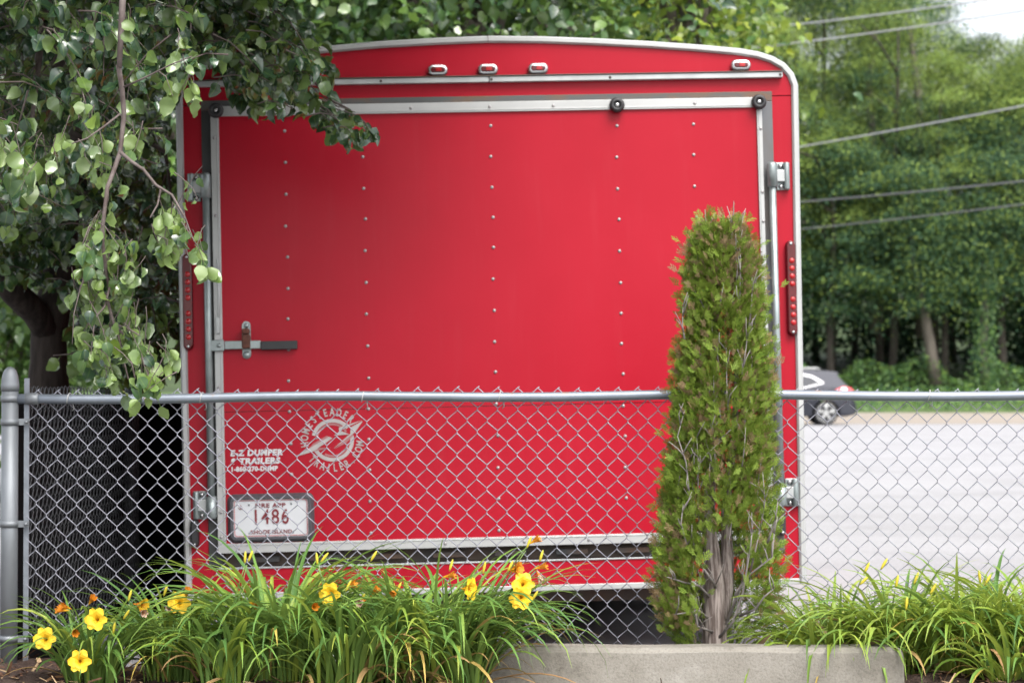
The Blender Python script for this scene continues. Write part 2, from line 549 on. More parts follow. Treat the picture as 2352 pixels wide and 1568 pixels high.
# ------------------------------------------------------------------ trailer
TH, RO, TL = R(2.5615), R(1.2959), R(1.2757)
Xa = Vector((math.cos(TH), math.sin(TH), 0))
Na = Vector((math.sin(TH), -math.cos(TH), 0))
Za = Vector((0, 0, 1))
Z2 = Za * math.cos(TL) - Na * math.sin(TL)
N2 = Na * math.cos(TL) + Za * math.sin(TL)
X3 = Xa * math.cos(RO) + Z2 * math.sin(RO)
Z3 = Z2 * math.cos(RO) - Xa * math.sin(RO)
TO = Vector((-0.08491, 9.33, 1.05))
BASE = 1.03                                  # height of the panel origin above the road under the trailer
rot = Matrix((X3, -N2, Z3)).transposed()
trailer = empty('cargo_trailer', TO - Z3 * BASE, rot.to_euler())
tag(trailer, 'red enclosed cargo trailer with white rounded roof trim, parked behind the wire fence', 'trailer')
UP = (0, 0, BASE)


def tb(mb, name, mats, parent=trailer, bevel=0.0, **k):
    return mb.build(name, mats, parent, bevel=bevel, offset=UP, **k)


# outline of the rear end (outer edge of the roof trim)
def right_x(z): return 1.292 + (z - 1.25) * 0.012
arch = [(-1.246, 1.285), (-1.226, 1.325), (-1.19, 1.356), (-1.14, 1.372), (-1.05, 1.386), (-0.85, 1.412), (-0.64, 1.433), (-0.42, 1.449), (-0.194, 1.459),
        (0.02, 1.464), (0.234, 1.459), (0.46, 1.447), (0.68, 1.432), (0.878, 1.415), (1.057, 1.396), (1.13, 1.382), (1.19, 1.362), (1.24, 1.332), (1.275, 1.29)]
outline = [(-1.250, -0.80), (-1.254, 1.23)] + arch + [(right_x(1.24), 1.24), (right_x(-0.8), -0.80)]


def inset(poly, d):
    out = []
    n = len(poly)
    for i in range(n):
        p, a, b = Vector(poly[i]), Vector(poly[max(i - 1, 0)]), Vector(poly[min(i + 1, n - 1)])
        t = (b - a).normalized()
        nn = Vector((t.y, -t.x))
        out.append((p.x + nn.x * d, p.y + nn.y * d))
    return out


inn = inset(outline, 0.012)
# body: box behind the rear frame
mb = MB()
body_poly = [(p[0], p[1]) for p in inn]
mb.prism(body_poly[::-1], 0.085, 4.6)
body = tb(mb, 'body', M['red'])
mb = MB()
roof_top = [p for p in inset(outline, -0.002)][2:-2]
n = len(roof_top)
V = [(x, 0.03, z) for x, z in roof_top] + [(x, 4.61, z) for x, z in roof_top]
mb.add(V, [(i, i + 1, n + i + 1, n + i) for i in range(n - 1)], 0, True)
tb(mb, 'roof', M['alu'])
# rear skin: header, two columns, lower panel
mb = MB()
hd = [(-1.241, 1.2)] + [p for p in inn if p[1] > 1.235] + [(1.279, 1.2)]
mb.prism(hd[::-1], 0.0, 0.084)
mb.add([(x, 0, z) for x, z in [(-1.24, -0.798), (-1.13, -0.798), (-1.13, 1.196), (-1.242, 1.196)]] + [(x, 0.084, z) for x, z in [(-1.24, -0.798), (-1.13, -0.798), (-1.13, 1.196), (-1.242, 1.196)]],
       [(0, 1, 2, 3), (1, 5, 6, 2), (4, 0, 3, 7), (3, 2, 6, 7)])
q = [(1.16, -0.798), (right_x(-0.8) - 0.012, -0.798), (right_x(1.2) - 0.012, 1.196), (1.16, 1.196)]
mb.add([(x, 0, z) for x, z in q] + [(x, 0.084, z) for x, z in q], [(0, 1, 2, 3), (1, 5, 6, 2), (4, 0, 3, 7), (3, 2, 6, 7)])
mb.box(-1.129, 1.159, 0.002, 0.083, -0.797, -0.682)
tb(mb, 'rear_panel', M['red'])
# trim moulding swept along the outline
def sweep(path, w, y0, y1):
    a = path
    b = inset(path, w)
    m1 = inset(path, w * 0.25)
    m2 = inset(path, w * 0.75)
    n = len(path)
    V = []
    for i in range(n):
        V += [(a[i][0], y1, a[i][1]), (a[i][0], y0 * 0.3, a[i][1]), (m1[i][0], y0, m1[i][1]), (m2[i][0], y0, m2[i][1]), (b[i][0], y0 * 0.4, b[i][1]), (b[i][0], y1, b[i][1])]
    F = []
    for i in range(n - 1):
        for j in range(5):
            F.append((i * 6 + j, i * 6 + j + 1, (i + 1) * 6 + j + 1, (i + 1) * 6 + j))
    F.append(tuple(range(6)))
    F.append(tuple(range(n * 6 - 1, n * 6 - 7, -1)))
    return V, F
dense = []
for i in range(len(outline) - 1):
    dense += [tuple(Vector(outline[i]).lerp(Vector(outline[i + 1]), t)) for t in ((0, 0.02, 0.98) if i in (0, len(outline) - 2) else (0, 0.5))]
dense.append(outline[-1])
mb = MB()
V, F = sweep(dense, 0.029, -0.016, 0.04)
mb.add(V, F, 0, False)
mb.box(0.0195, 0.0215, -0.0175, 0.0, 1.437, 1.466, 1)
tb(mb, 'roof_trim', [M['alu'], M['dark_steel']])
mb = MB()
mb.box(-1.225, 1.238, -0.012, 0.001, -0.800, -0.776)
tb(mb, 'bottom_trim', M['alu'], bevel=0.003)
mb = MB()
mb.box(-1.128, 1.158, -0.004, 0.05, -0.681, -0.6745)
tb(mb, 'sill_trim', M['alu_dull'], bevel=0.002)
# drip rail above the door
mb = MB()
mb.box(-1.20, 0.0185, -0.03, 0.0005, 1.2705, 1.2925)
mb.box(0.0215, 1.225, -0.03, 0.0005, 1.2705, 1.2925)
mb.box(-1.20, 1.226, -0.036, 0.0004, 1.2928, 1.2975, 1)
drip = tb(mb, 'drip_rail', [M['alu_dull'], M['dark_steel']], bevel=0.002)
mb = MB()
mb.lathe([(0.006, 0.03), (0.005, 0.0325), (0.001, 0.0335)], (0, 0, 0), 'y', 8)
screw0 = mb.build('screw', M['dark_steel'], drip, offset=None)
screw0.location = (-0.42, 0, 1.281 + BASE)
for x in (0.03, 0.515, 1.215): dup(screw0, drip, (x, 0, 1.281 + BASE))
# door frame (rusty steel angle)
mb = MB()
mb.box(-1.152, 1.182, -0.008, 0.07, 1.176, 1.2165)
mb.box(-1.152, -1.096, -0.007, 0.07, -0.670, 1.1755, 1)
mb.box(1.136, 1.182, -0.007, 0.07, -0.670, 1.1755, 2)
M['frame_dark'] = simple('weathered_dark_steel', (0.035, 0.037, 0.038), 0.5, 0.2, 0.4, 6, stretch=(1, 1, 0.4))
M['frame_grey'] = simple('weathered_grey_steel', (0.10, 0.108, 0.12), 0.55, 0.25, 0.35, 5, col2=(0.085, 0.07, 0.055), stretch=(1, 1, 0.5))
tb(mb, 'door_frame', [M['rust_frame'], M['frame_dark'], M['frame_grey']], bevel=0.002)
mb = MB()
mb.box(-1.095, 1.135, 0.04, 0.084, -0.672, -0.60)
for k in range(9):
    x = -1.0 + k * 0.25
    mb.box(x, x + 0.13, 0.012, 0.039, -0.656, -0.634, 1)
tb(mb, 'door_sill', [M['dark_steel'], M['rust_frame']], bevel=0.002)
# ramp door
dy = -0.022
door = empty('ramp_door')
door.parent = trailer
door.location = (0, 0, 0)
mb = MB()
mb.box(-1.085, 1.122, dy, 0.035, -0.0465, 1.158)
mb.box(-1.085, 1.122, dy + 0.0035, 0.035, -0.0495, -0.0465, 1)
mb.box(-1.085, 1.122, dy, 0.035, -0.60, -0.0495)
tb(mb, 'door_panel', [M['red'], M['lens_dk']], door)
mb = MB()
def mould(x0, x1, z0, z1):
    mb.box(x0, x1, dy - 0.011, 0.036, z0, z1)
mould(-1.112, -1.079, -0.576, 1.1475)
mould(1.113, 1.1345, -0.576, 1.1475)
mould(-1.112, 1.1345, 1.148, 1.189)
mould(-1.112, 1.1345, -0.615, -0.5765)
# raised ribs along the mouldings
mb.box(-1.0885, -1.0845, dy - 0.0135, dy - 0.0105, -0.57, 1.147)
mb.box(1.119, 1.123, dy - 0.0135, dy - 0.0105, -0.57, 1.147)
mb.box(-1.10, 1.13, dy - 0.0135, dy - 0.0105, 1.155, 1.159)
mb.box(-1.07, 1.13, dy - 0.0135, dy - 0.0105, -0.585, -0.581)
tb(mb, 'edge_moulding', M['alu'], door, bevel=0.002)
mb = MB()
mb.lathe([(0.0072, 0.0), (0.0066, 0.0025), (0.0045, 0.0045), (0.0012, 0.0055)], (0, 0, 0), 'y', 8)
M['rivet'] = simple('rivet_head', (0.30, 0.29, 0.29), 0.4, 0.3, 0.2, 40)
riv0 = mb.build('rivet', M['rivet'], door)
first = True
def rivet(x, z, y=dy):
    global first
    loc = (x, y, z + BASE)
    if first:
        riv0.location = loc; first = False
    else:
        dup(riv0, door, loc)
for x, z in [(-0.815, 1.085), (-0.497, 0.974), (0.021, 1.092), (0.537, 1.083), (0.853, 1.084)]:
    top_z = z
    k = 0
    while z > -0.56:
        if z < 0.02 and z > -0.02: z -= 0.02
        if not (x == -0.815 and z < -0.37):
            rivet(x + random.uniform(-.003, .003), z)
        z -= random.uniform(0.122, 0.13)
for z in (1.06, 0.745, 0.5, 0.05, -0.22, -0.34, -0.45, -0.55): rivet(-1.098, z, dy - 0.011)
for z in (1.06, 0.80, 0.68, 0.3): rivet(1.127, z, dy - 0.011)
for x in (-0.72, -0.30, 0.02, 0.28, 0.86): rivet(x, 1.168, dy - 0.011)
for x in (-1.03, -0.45, -0.2, 0.12, 0.38): rivet(x, -0.597, dy - 0.011)
# rubber bumpers on the door's top edge
mb = MB()
mb.lathe([(0.03, 0.0), (0.0315, 0.012), (0.029, 0.026), (0.022, 0.032), (0.014, 0.031), (0.0125, 0.02), (0.001, 0.02)], (0, 0, 0), 'y', 24)
bp = mb.build('rubber_bumper', M['rubber'], door)
bp.location = (-1.088, dy - 0.012, 1.17 + BASE)
mb = MB()
mb.lathe([(0.0115, 0.02), (0.0095, 0.026), (0.002, 0.028)], (0, 0, 0), 'y', 12)
bs = mb.build('bolt', M['chrome'], bp)
for x, z in ((0.539, 1.164), (1.121, 1.167)):
    b2 = dup(bp, door, (x, dy - 0.012, z + BASE))
    dup(bs, b2)
# strap clip beside the moulding
mb = MB()
mb.tube([(-1.093, -0.042, 0.57), (-1.090, -0.045, 0.42), (-1.093, -0.042, 0.335)], 0.004, 6)
mb.box(-1.104, -1.089, -0.044, -0.03, 0.268, 0.332)
tb(mb, 'cable_stop', M['alu_dull'], door, bevel=0.003)

# vertical lock rods, brackets
def lock(xr, z0, z1, sgn):
    rod = MB()
    rod.tube([(xr, -0.04, z0), (xr, -0.04, z1)], 0.0145, 12)
    rod.tube([(xr, -0.04, z1 - 0.10), (xr, -0.04, z1 - 0.01), (xr, -0.04, z1)], [0.021, 0.021, 0.016], 12)
    rod.tube([(xr, -0.04, z0), (xr, -0.04, z0 + 0.01), (xr, -0.04, z0 + 0.09)], [0.016, 0.021, 0.021], 12)
    o = tb(rod, 'lock_rod', M['zinc'])
    for zc in (z1 - 0.055, z0 + 0.055):
        kb = MB()
        xo = xr + sgn * 0.075
        xi = xr + sgn * 0.022
        kb.box(min(xo, xi), max(xo, xi), -0.009, 0.0005, zc - 0.057, zc + 0.057)
        xk = xr + sgn * 0.062
        kb.tube([(xk, -0.022, zc - 0.055), (xk, -0.022, zc + 0.055)], 0.013, 10)
        kb.box(min(xr, xk), max(xr, xk), -0.030, -0.018, zc - 0.024, zc + 0.024, 1)
        k = tb(kb, 'lock_bracket', [M['zinc'], M['alu_dull']], trailer, bevel=0.003)
        for dz in (-0.042, 0.042):
            sb = MB()
            sb.lathe([(0.011, 0.009), (0.010, 0.015), (0.004, 0.0185), (0.001, 0.019)], (xr + sgn * 0.040, 0, zc + dz), 'y', 10)
            tb(sb, 'bolt', M['chrome'], k)
lock(-1.135, -0.475, 0.918, -1)
lock(1.168, -0.482, 0.920, 1)
# latch handle and hasp
mb = MB()
mb.box(-1.137, -1.072, -0.050, -0.042, 0.197, 0.242)
mb.box(-1.071, -0.925, -0.049, -0.041, 0.203, 0.237)
mb.box(-0.9245, -0.778, -0.056, -0.036, 0.198, 0.233, 1)
mb.lathe([(0.010, 0.05), (0.009, 0.056), (0.002, 0.059)], (-1.092, 0, 0.219), 'y', 10)
lh = tb(mb, 'latch_handle', [M['zinc'], M['rubber']], bevel=0.003)
mb = MB()
mb.capsule(-1.0005, -0.966, 0.164, 0.316, dy - 0.006, dy)
mb.lathe([(0.0155, 0.028), (0.015, 0.033), (0.008, 0.038), (0.001, 0.039)], (-0.983, 0, 0.180), 'y', 14)
mb.lathe([(0.0105, 0.028), (0.010, 0.033), (0.004, 0.036), (0.001, 0.0365)], (-0.983, 0, 0.298), 'y', 12)
hp = tb(mb, 'hasp', M['zinc'])
mb = MB()
mb.box(-1.0, -0.967, dy - 0.045, dy - 0.0065, 0.205, 0.262)
mb.box(-0.999, -0.969, dy - 0.05, dy - 0.0065, 0.2625, 0.285)
tb(mb, 'hasp_loop', M['rust'], hp, bevel=0.006)
# marker lights on the header
def marker(x, z):
    c = MB()
    c.capsule(-0.042, 0.042, -0.0225, 0.0225, -0.03, 0.0, taper=0.55)
    o = c.build('marker_light', M['chrome'], trailer)
    o.location = (x, 0, z + BASE)
    l = MB()
    l.capsule(-0.030, 0.030, -0.012, 0.012, -0.0335, -0.02, taper=0.5)
    ln = l.build('lens', M['lens_dk'], o)
    d = MB()
    d.box(-0.008, 0.016, -0.036, -0.033, -0.0075, 0.0075)
    d.build('lens_centre', M['lens_br'], o, bevel=0.002)
    return o
for x in (-1.03, -0.188, 0.017, 0.222, 1.055): marker(x, 1.324)
# tail lights
def tail(x, z0, z1):
    c = MB()
    c.capsule(x - 0.0205, x + 0.0205, z0, z1, -0.03, 0.0, taper=0.4)
    o = tb(c, 'tail_light', M['lens_dk'])
    n = 10
    for k in range(n):
        z = z0 + 0.052 + (z1 - z0 - 0.104) * k / (n - 1)
        if k in (4, 9): continue
        d = MB()
        d.lathe([(0.012, 0.029), (0.011, 0.0315), (0.005, 0.0335), (0.001, 0.034)], (x + 0.002, 0, z), 'y', 12)
        tb(d, 'diode', M['lens_br'], o)
    for z in (z0 + 0.014, z1 - 0.014):
        d = MB()
        d.lathe([(0.0065, 0.029), (0.005, 0.033), (0.001, 0.034)], (x, 0, z), 'y', 8)
        tb(d, 'screw', M['chrome'], o)
tail(-1.2175, 0.205, 0.594)
tail(1.238, 0.211, 0.600)
# small black grips low on the columns
for x, z0, z1 in ((-1.2045, -0.588, -0.476), (1.168, -0.60, -0.49)):
    c = MB()
    c.capsule(x - 0.0165, x + 0.0165, z0, z1, -0.05, 0.0, taper=0.5)
    g = tb(c, 'grip', M['rubber'])
    for z in (z0 + 0.012, z1 - 0.012):
        d = MB()
        d.lathe([(0.0055, 0.049), (0.005, 0.052), (0.001, 0.053)], (x, 0, z), 'y', 8)
        tb(d, 'screw', M['chrome'], g)
# number plate on a black bezel
def rrect(x0, x1, z0, z1, r, n=6):
    pts = []
    for q, (cx_, cz_) in enumerate([(x1 - r, z1 - r), (x0 + r, z1 - r), (x0 + r, z0 + r), (x1 - r, z0 + r)]):
        for i in range(n + 1):
            a = PI / 2 * (q + i / n)
            pts.append((cx_ + r * math.cos(a), cz_ + r * math.sin(a)))
    return pts[::1]
def plate_prism(mb, pts, y0, y1, mi=0):
    mb.prism(pts, y0, y1, mi)
mb = MB()
o1 = rrect(-1.073, -0.724, -0.575, -0.379, 0.028)
o2 = rrect(-1.060, -0.737, -0.562, -0.392, 0.022)
i1 = rrect(-1.051, -0.746, -0.555, -0.399, 0.014)
i2 = rrect(-1.049, -0.748, -0.553, -0.401, 0.012)
m_ = len(o1)
V = [(x, dy, z) for x, z in o1] + [(x, dy - 0.022, z) for x, z in o2] + [(x, dy - 0.022, z) for x, z in i1] + [(x, dy - 0.004, z) for x, z in i2]
F = []
for k in range(3):
    for i in range(m_):
        j = (i + 1) % m_
        F.append((k * m_ + i, k * m_ + j, (k + 1) * m_ + j, (k + 1) * m_ + i))
mb.add(V, F, 0, False)
bz = tb(mb, 'plate_bezel', M['blackpl'], door)
mb = MB()
plate_prism(mb, rrect(-1.0485, -0.7485, -0.5525, -0.4015, 0.012), dy - 0.0105, dy - 0.005)
pl = tb(mb, 'number_plate', M['plate'], door)
mb = MB()
a_ = rrect(-1.0455, -0.7515, -0.5495, -0.4045, 0.011)
b_ = rrect(-1.0425, -0.7545, -0.5465, -0.4075, 0.009)
n_ = len(a_)
mb.add([(x, dy - 0.0125, z) for x, z in a_] + [(x, dy - 0.0125, z) for x, z in b_], [(i, (i + 1) % n_, n_ + (i + 1) % n_, n_ + i) for i in range(n_)])
tb(mb, 'plate_border', M['plate_rim'], pl)


def text_mesh(name, s, size, mat, parent, x, z, y, bold=0.0, sx=1.0, align='CENTER', rotz=0.0, shear=0.0, space=1.0, offset_up=True):
    cu = bpy.data.curves.new(name, 'FONT')
    cu.body = s
    cu.size = size
    cu.align_x = align
    cu.align_y = 'CENTER'
    cu.offset = bold
    cu.shear = shear
    cu.space_character = space
    cu.extrude = 0.0006
    cu.resolution_u = 3
    tmp = bpy.data.objects.new(name, cu)
    COL.objects.link(tmp)
    dg = bpy.context.evaluated_depsgraph_get()
    me = bpy.data.meshes.new_from_object(tmp.evaluated_get(dg))
    bpy.data.objects.remove(tmp)
    bpy.data.curves.remove(cu)
    ca, sa = math.cos(rotz), math.sin(rotz)
    for v in me.vertices:
        a, b, c = v.co
        a *= sx
        v.co = (x + a * ca - b * sa, y - c, z + a * sa + b * ca + (BASE if offset_up else 0))
    me.flip_normals()
    me.materials.clear()
    me.materials.append(mat)
    return link(name, me, parent)


py_ = dy - 0.0125
text_mesh('plate_heading', 'FIRE APP', 0.0235, M['plate_red'], pl, -0.900, -0.4275, py_, 0.0006, 1.28, space=1.08)
text_mesh('plate_number', '1486', 0.084, M['plate_red'], pl, -0.9, -0.475, py_, 0.0010, 0.80, space=1.16)
text_mesh('plate_state', 'RHODE ISLAND', 0.0215, M['plate_red'], pl, -0.898, -0.533, py_, 0.0004, 1.05, space=1.06)
# little anchor emblem at the plate's corner
mb = MB()
ax, az = -1.019, -0.431
mb.box(ax - 0.001, ax + 0.001, py_ - 0.001, py_ + 0.001, az - 0.008, az + 0.008)
mb.box(ax - 0.0045, ax + 0.0045, py_ - 0.0012, py_ + 0.0012, az + 0.0035, az + 0.0052)
mb.tube([(ax + 0.008 * math.cos(t), py_, az - 0.001 + 0.008 * math.sin(t)) for t in [PI + PI * i / 10 for i in range(11)]], 0.0013, 5)
tb(mb, 'anchor_emblem', M['plate_red'], pl)
for x, z in ((-0.985, -0.4225), (-0.815, -0.4215), (-0.985, -0.537), (-0.81, -0.536)):
    d = MB()
    d.lathe([(0.0045, 0.0325), (0.004, 0.036), (0.001, 0.037)], (x, 0, z), 'y', 8)
    tb(d, 'plate_screw', M['zinc'], pl)

# dealer lettering
yd = dy - 0.0015
dl = empty('dealer_lettering'); dl.parent = door
text_mesh('lettering_line', 'E-Z DUMPER', 0.0320, M['decal'], dl, -1.057, -0.2155, yd, 0.0017, 1.05, 'LEFT', 0, 0.12, 1.13)
text_mesh('lettering_line', '& TRAILERS', 0.0320, M['decal'], dl, -1.058, -0.2485, yd, 0.0017, 1.12, 'LEFT', 0, 0.12, 1.10)
text_mesh('lettering_line', '1-860-270-DUMP', 0.0255, M['decal'], dl, -1.057, -0.2795, yd, 0.0014, 0.94, 'LEFT', 0, 0, 1.10)
# round maker's emblem: ring, lightning arrow, lettering on an arc
em = empty('round_emblem'); em.parent = door
cx0, cz0 = -0.649, -0.171
mb = MB()
def ring(c, r0, r1, a0, a1, y, mi=0, n=40):
    V = []
    for i in range(n + 1):
        a = a0 + (a1 - a0) * i / n
        V += [(c[0] + r0 * math.cos(a), y, c[1] + r0 * math.sin(a)), (c[0] + r1 * math.cos(a), y, c[1] + r1 * math.sin(a))]
    mb.add(V, [(2 * i, 2 * i + 2, 2 * i + 3, 2 * i + 1) for i in range(n)], mi)
cc = (cx0 + 0.004, cz0)
ring(cc, 0.071, 0.086, R(38), R(165), yd)
ring(cc, 0.060, 0.068, R(30), R(175), yd, 1)
ring(cc, 0.071, 0.086, R(205), R(372), yd)
ring(cc, 0.060, 0.068, R(240), R(345), yd, 1)
def flat(pts, mi=0, y=yd - 0.001):
    mb.add([(cx0 + a, y, cz0 + b) for a, b in pts], [tuple(range(len(pts)))], mi)
flat([(-0.150, -0.064), (-0.075, -0.044), (0.004, 0.008), (-0.010, 0.014), (-0.09, -0.030)][::1])
flat([(-0.075, -0.044), (-0.002, -0.030), (-0.05, -0.030)], 1)
flat([(-0.09, -0.030), (-0.010, 0.014), (-0.02, 0.018), (-0.075, -0.012)], 1)
flat([(0.008, 0.018), (0.072, 0.022), (0.040, 0.036)])
flat([(0.030, 0.036), (0.125, 0.078), (0.03, 0.05)], 0)
flat([(0.075, 0.022), (0.095, 0.030), (0.128, 0.075), (0.078, 0.050)])
flat([(0.004, -0.036), (0.072, 0.012), (0.095, 0.030), (0.070, 0.020)])
flat([(0.010, -0.036), (0.06, -0.012), (0.092, 0.022), (0.075, 0.016)], 1)
tb(mb, 'ring_and_arrow', [M['decal_grey'], M['decal_mid']], em)
word = 'HOMESTEADER'
for k, ch in enumerate(word):
    a = R(188 - (188 - 48) * k / (len(word) - 1))
    r_ = 0.112
    text_mesh('emblem_letter', ch, 0.044, M['decal_grey'], em, cc[0] + r_ * math.cos(a), cz0 + r_ * math.sin(a), yd, 0.0008, 0.66, 'CENTER', a - PI / 2)
word = 'TRAILER.COM'
for k, ch in enumerate(word):
    a = R(222 + (352 - 222) * k / (len(word) - 1))
    r_ = 0.113
    text_mesh('emblem_letter', ch, 0.044, M['decal_grey'], em, cc[0] + r_ * math.cos(a), cz0 + r_ * math.sin(a), yd, 0.0008, 0.66, 'CENTER', a + PI / 2)
# faint streaks under the emblem stay in the paint; wheels and axles below the floor
for ysd in (2.0, 2.85):
    for xs_ in (-1.03, 1.05):
        w = MB()
        w.lathe([(0.20, -0.10), (0.33, -0.095), (0.345, -0.06), (0.345, 0.06), (0.33, 0.095), (0.20, 0.10)], (0, 0, 0), 'x', 28)
        wo_ = w.build('wheel', M['rubber'], trailer)
        wo_.location = (xs_, ysd, 0.345)
        r_ = MB()
        r_.lathe([(0.03, -0.06), (0.195, -0.07), (0.2, 0.0), (0.195, 0.09), (0.03, 0.06)], (0, 0, 0), 'x', 20)
        r_.build('rim', M['alu_dull'], wo_)
    axl = MB()
    axl.tube([(-1.0, ysd, 0.345 - BASE), (1.02, ysd, 0.345 - BASE)], 0.035, 8)
    tb(axl, 'axle', M['dark_steel'])
mb = MB()
mb.box(-0.95, -0.88, 0.1, 4.6, -0.90, -0.801)
mb.box(0.90, 0.97, 0.1, 4.6, -0.90, -0.801)
for k in range(8): mb.box(-0.879, 0.899, 0.2 + k * 0.58, 0.26 + k * 0.58, -0.86, -0.801)
tb(mb, 'chassis', M['dark_steel'])

# ------------------------------------------------------------------ chain link fence
FY = 7.9
fence = empty('chain_link_fence', (-1.72, FY, 0.10))
tag(fence, 'long galvanised chain link fence running across in front of the red trailer', 'fence')
foff = (1.72, -FY, -0.10)
DW, DH = 0.0690, 0.0790        # diamond width and height


def chain(origin, ux, x0, x1, ztop, zbot, back, seed):
    """chain link: zigzag wires hooked into each other; ux is the direction along the fence"""
    r_ = random.Random(seed)
    mb = MB()
    ux = Vector(ux)
    nb = Vector(back)
    n = int((x1 - x0) / (DW)) + 1
    rows = int((ztop - zbot) / (DH / 2))
    for i in range(2 * n):
        cx_ = x0 + i * DW / 2
        pts = []
        ph = i % 2
        for k in range(rows + 1):
            side = 1 if (k + ph) % 2 == 0 else -1
            z = ztop - k * DH / 2
            x = cx_ + side * DW / 4 * 1.07
            w = 0.006 * math.sin(x * 3.1 + z * 7) + r_.uniform(-.0014, .0014)
            wz = 0.005 * math.sin(x * 2.3 + 1.0) + 0.003 * math.sin(x * 7 + z * 3) + r_.uniform(-.0013, .0013)
            for s_, d_ in ((-1, 0.0036 if (k + ph) % 2 else -0.0036), (1, -0.0036 if (k + ph) % 2 else 0.0036)):
                # a short bend at the hook: two points, one in front, one behind
                if k == 0 and s_ == -1: continue
                if k == rows and s_ == 1: continue
                zz = z - s_ * 0.0042
                xx = x - side * 0.0012
                pts.append(Vector(origin) + ux * (xx + w * 0.3) + nb * (d_ + 0.003 * math.sin(x * 2 + z * 3)) + Vector((0, 0, zz + wz)))
        # twisted barb at the top
        if ph == 0:
            p = pts[0]
            pts = [p + Vector((0, 0, 0.004)) + ux * 0.006 + nb * 0.002] + pts
        mb.tube(pts, 0.00185, 5, 0, True)
    return mb


mesh_ = chain((0, FY + 0.024, 0), (1, 0, 0), -1.655, 3.35, 1.072, 0.135, (0, 1, 0), 3)
mesh_.build('wire_mesh', M['wire'], fence, offset=foff)
mb = MB()
rail = [(-1.70 + 0.2 * k, FY, 1.0345 + 0.0115 * min(1, (k * 0.2) / 2.2) - 0.004 * math.sin(k * 0.9)) for k in range(27)]
mb.tube(rail, 0.0168, 14)
M['rail'] = simple('galvanised_rail', (0.19, 0.215, 0.25), 0.4, 0.5, 0.2, 9, stops=(0.25, 0.7))
mat = M['rail']; nt = mat.node_tree
nn = noise(nt, 14, 3, stretch=(1, 1, 1))
rr_ = ramp(nt, nn.outputs[0], [(0.64, 0.0), (0.72, 0.75)])
bs_ = nt.nodes['Principled BSDF']
src = bs_.inputs['Base Color'].links[0].from_socket
nt.links.new(mixc(nt, rr_.outputs[0], src, (0.27, 0.15, 0.08)), bs_.inputs['Base Color'])
mb.build('top_rail', M['rail'], fence, offset=foff)
mb = MB()
px_ = -1.7265
mb.tube([(px_, FY, -0.05), (px_, FY, 1.075)], 0.0288, 20)
post = mb.build('corner_post', M['galv_post'], fence, offset=foff)
mb = MB()
mb.lathe([(0.0315, 1.062), (0.0315, 1.083), (0.030, 1.088), (0.030, 1.098), (0.027, 1.115), (0.020, 1.133), (0.010, 1.142), (0.002, 1.145)], (px_, FY, 0), 'z', 20)
mb.build('post_cap', M['galv_post'], fence, offset=foff)
mb = MB()
mb.box(-1.682, -1.664, FY + 0.018, FY + 0.024, 0.13, 1.105)
mb.build('tension_bar', M['galv'], fence, offset=foff)
for z in (1.035, 0.955, 0.605, 0.212):
    b_ = MB()
    b_.lathe([(0.0308, z - 0.011), (0.0322, z - 0.011), (0.0322, z + 0.011), (0.0308, z + 0.011)], (px_, FY, 0), 'z', 20)
    b_.box(px_ + 0.030, -1.66, FY - 0.006, FY - 0.003, z - 0.011, z + 0.011)
    b_.box(px_ + 0.030, -1.66, FY + 0.004, FY + 0.007, z - 0.011, z + 0.011)
    b_.lathe([(0.007, 0.0), (0.007, 0.008), (0.004, 0.012), (0.001, 0.0125)], (-1.668, FY - 0.006, z), 'y', 8)
    b_.build('tension_band', M['galv_post'], fence, offset=foff)
mb = MB()
mb.tube([(-1.672, FY, 1.034), (-1.63, FY, 1.0345), (-1.628, FY, 1.0345)], [0.0205, 0.0205, 0.018], 14)
mb.build('rail_end', M['galv_post'], fence, offset=foff)
for px2 in (160, 465, 836, 1150, 1572, 1790, 2135, 2460):
    x = (px2 - 1176) / FPX * FY
    zr = 1.0345 + 0.0115 * min(1, (x + 1.7) / 2.2)
    t = MB()
    P = []
    for i in range(13):
        a = R(-70) + R(310) * i / 12
        P.append((x + 0.0015 * i - 0.008, FY - 0.0185 * math.cos(a), zr + 0.0185 * math.sin(a)))
    P.append((x + 0.012, FY + 0.02, zr - 0.035))
    P.append((x + 0.005, FY + 0.030, zr - 0.042))
    t.tube(P, 0.0019, 5)
    t.build('wire_tie', M['alu'], fence, offset=foff)
# far post, outside the picture to the right
mb = MB(); mb.tube([(3.42, FY, -0.05), (3.42, FY, 1.08)], 0.0318, 16)
mb.build('line_post', M['galv_post'], fence, offset=foff)

# side run going back from the corner
side = empty('chain_link_fence', (-1.70, FY, 0.10))
tag(side, 'short chain link fence run going back from the corner post along the dark cloth', 'fence')
soff = (1.70, -FY, -0.10)
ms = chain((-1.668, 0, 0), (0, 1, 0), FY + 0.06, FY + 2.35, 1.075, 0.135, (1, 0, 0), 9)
M['wire_shaded'] = simple('shade_dark_wire', (0.05, 0.052, 0.058), 0.6, 0.2, 0.3, 30)  # wire colour darkened to carry the tree shade over this run
ms.build('wire_mesh', M['wire_shaded'], side, offset=soff)
mb = MB()
mb.tube([(-1.712, FY + 0.04, 1.033), (-1.712, FY + 2.42, 1.033)], 0.0168, 10)
mb.build('top_rail', M['rail'], side, offset=soff)
mb = MB(); mb.tube([(-1.712, FY + 2.45, -0.05), (-1.712, FY + 2.45, 1.08)], 0.0318, 14)
mb.build('end_post', M['galv_post'], side, offset=soff)
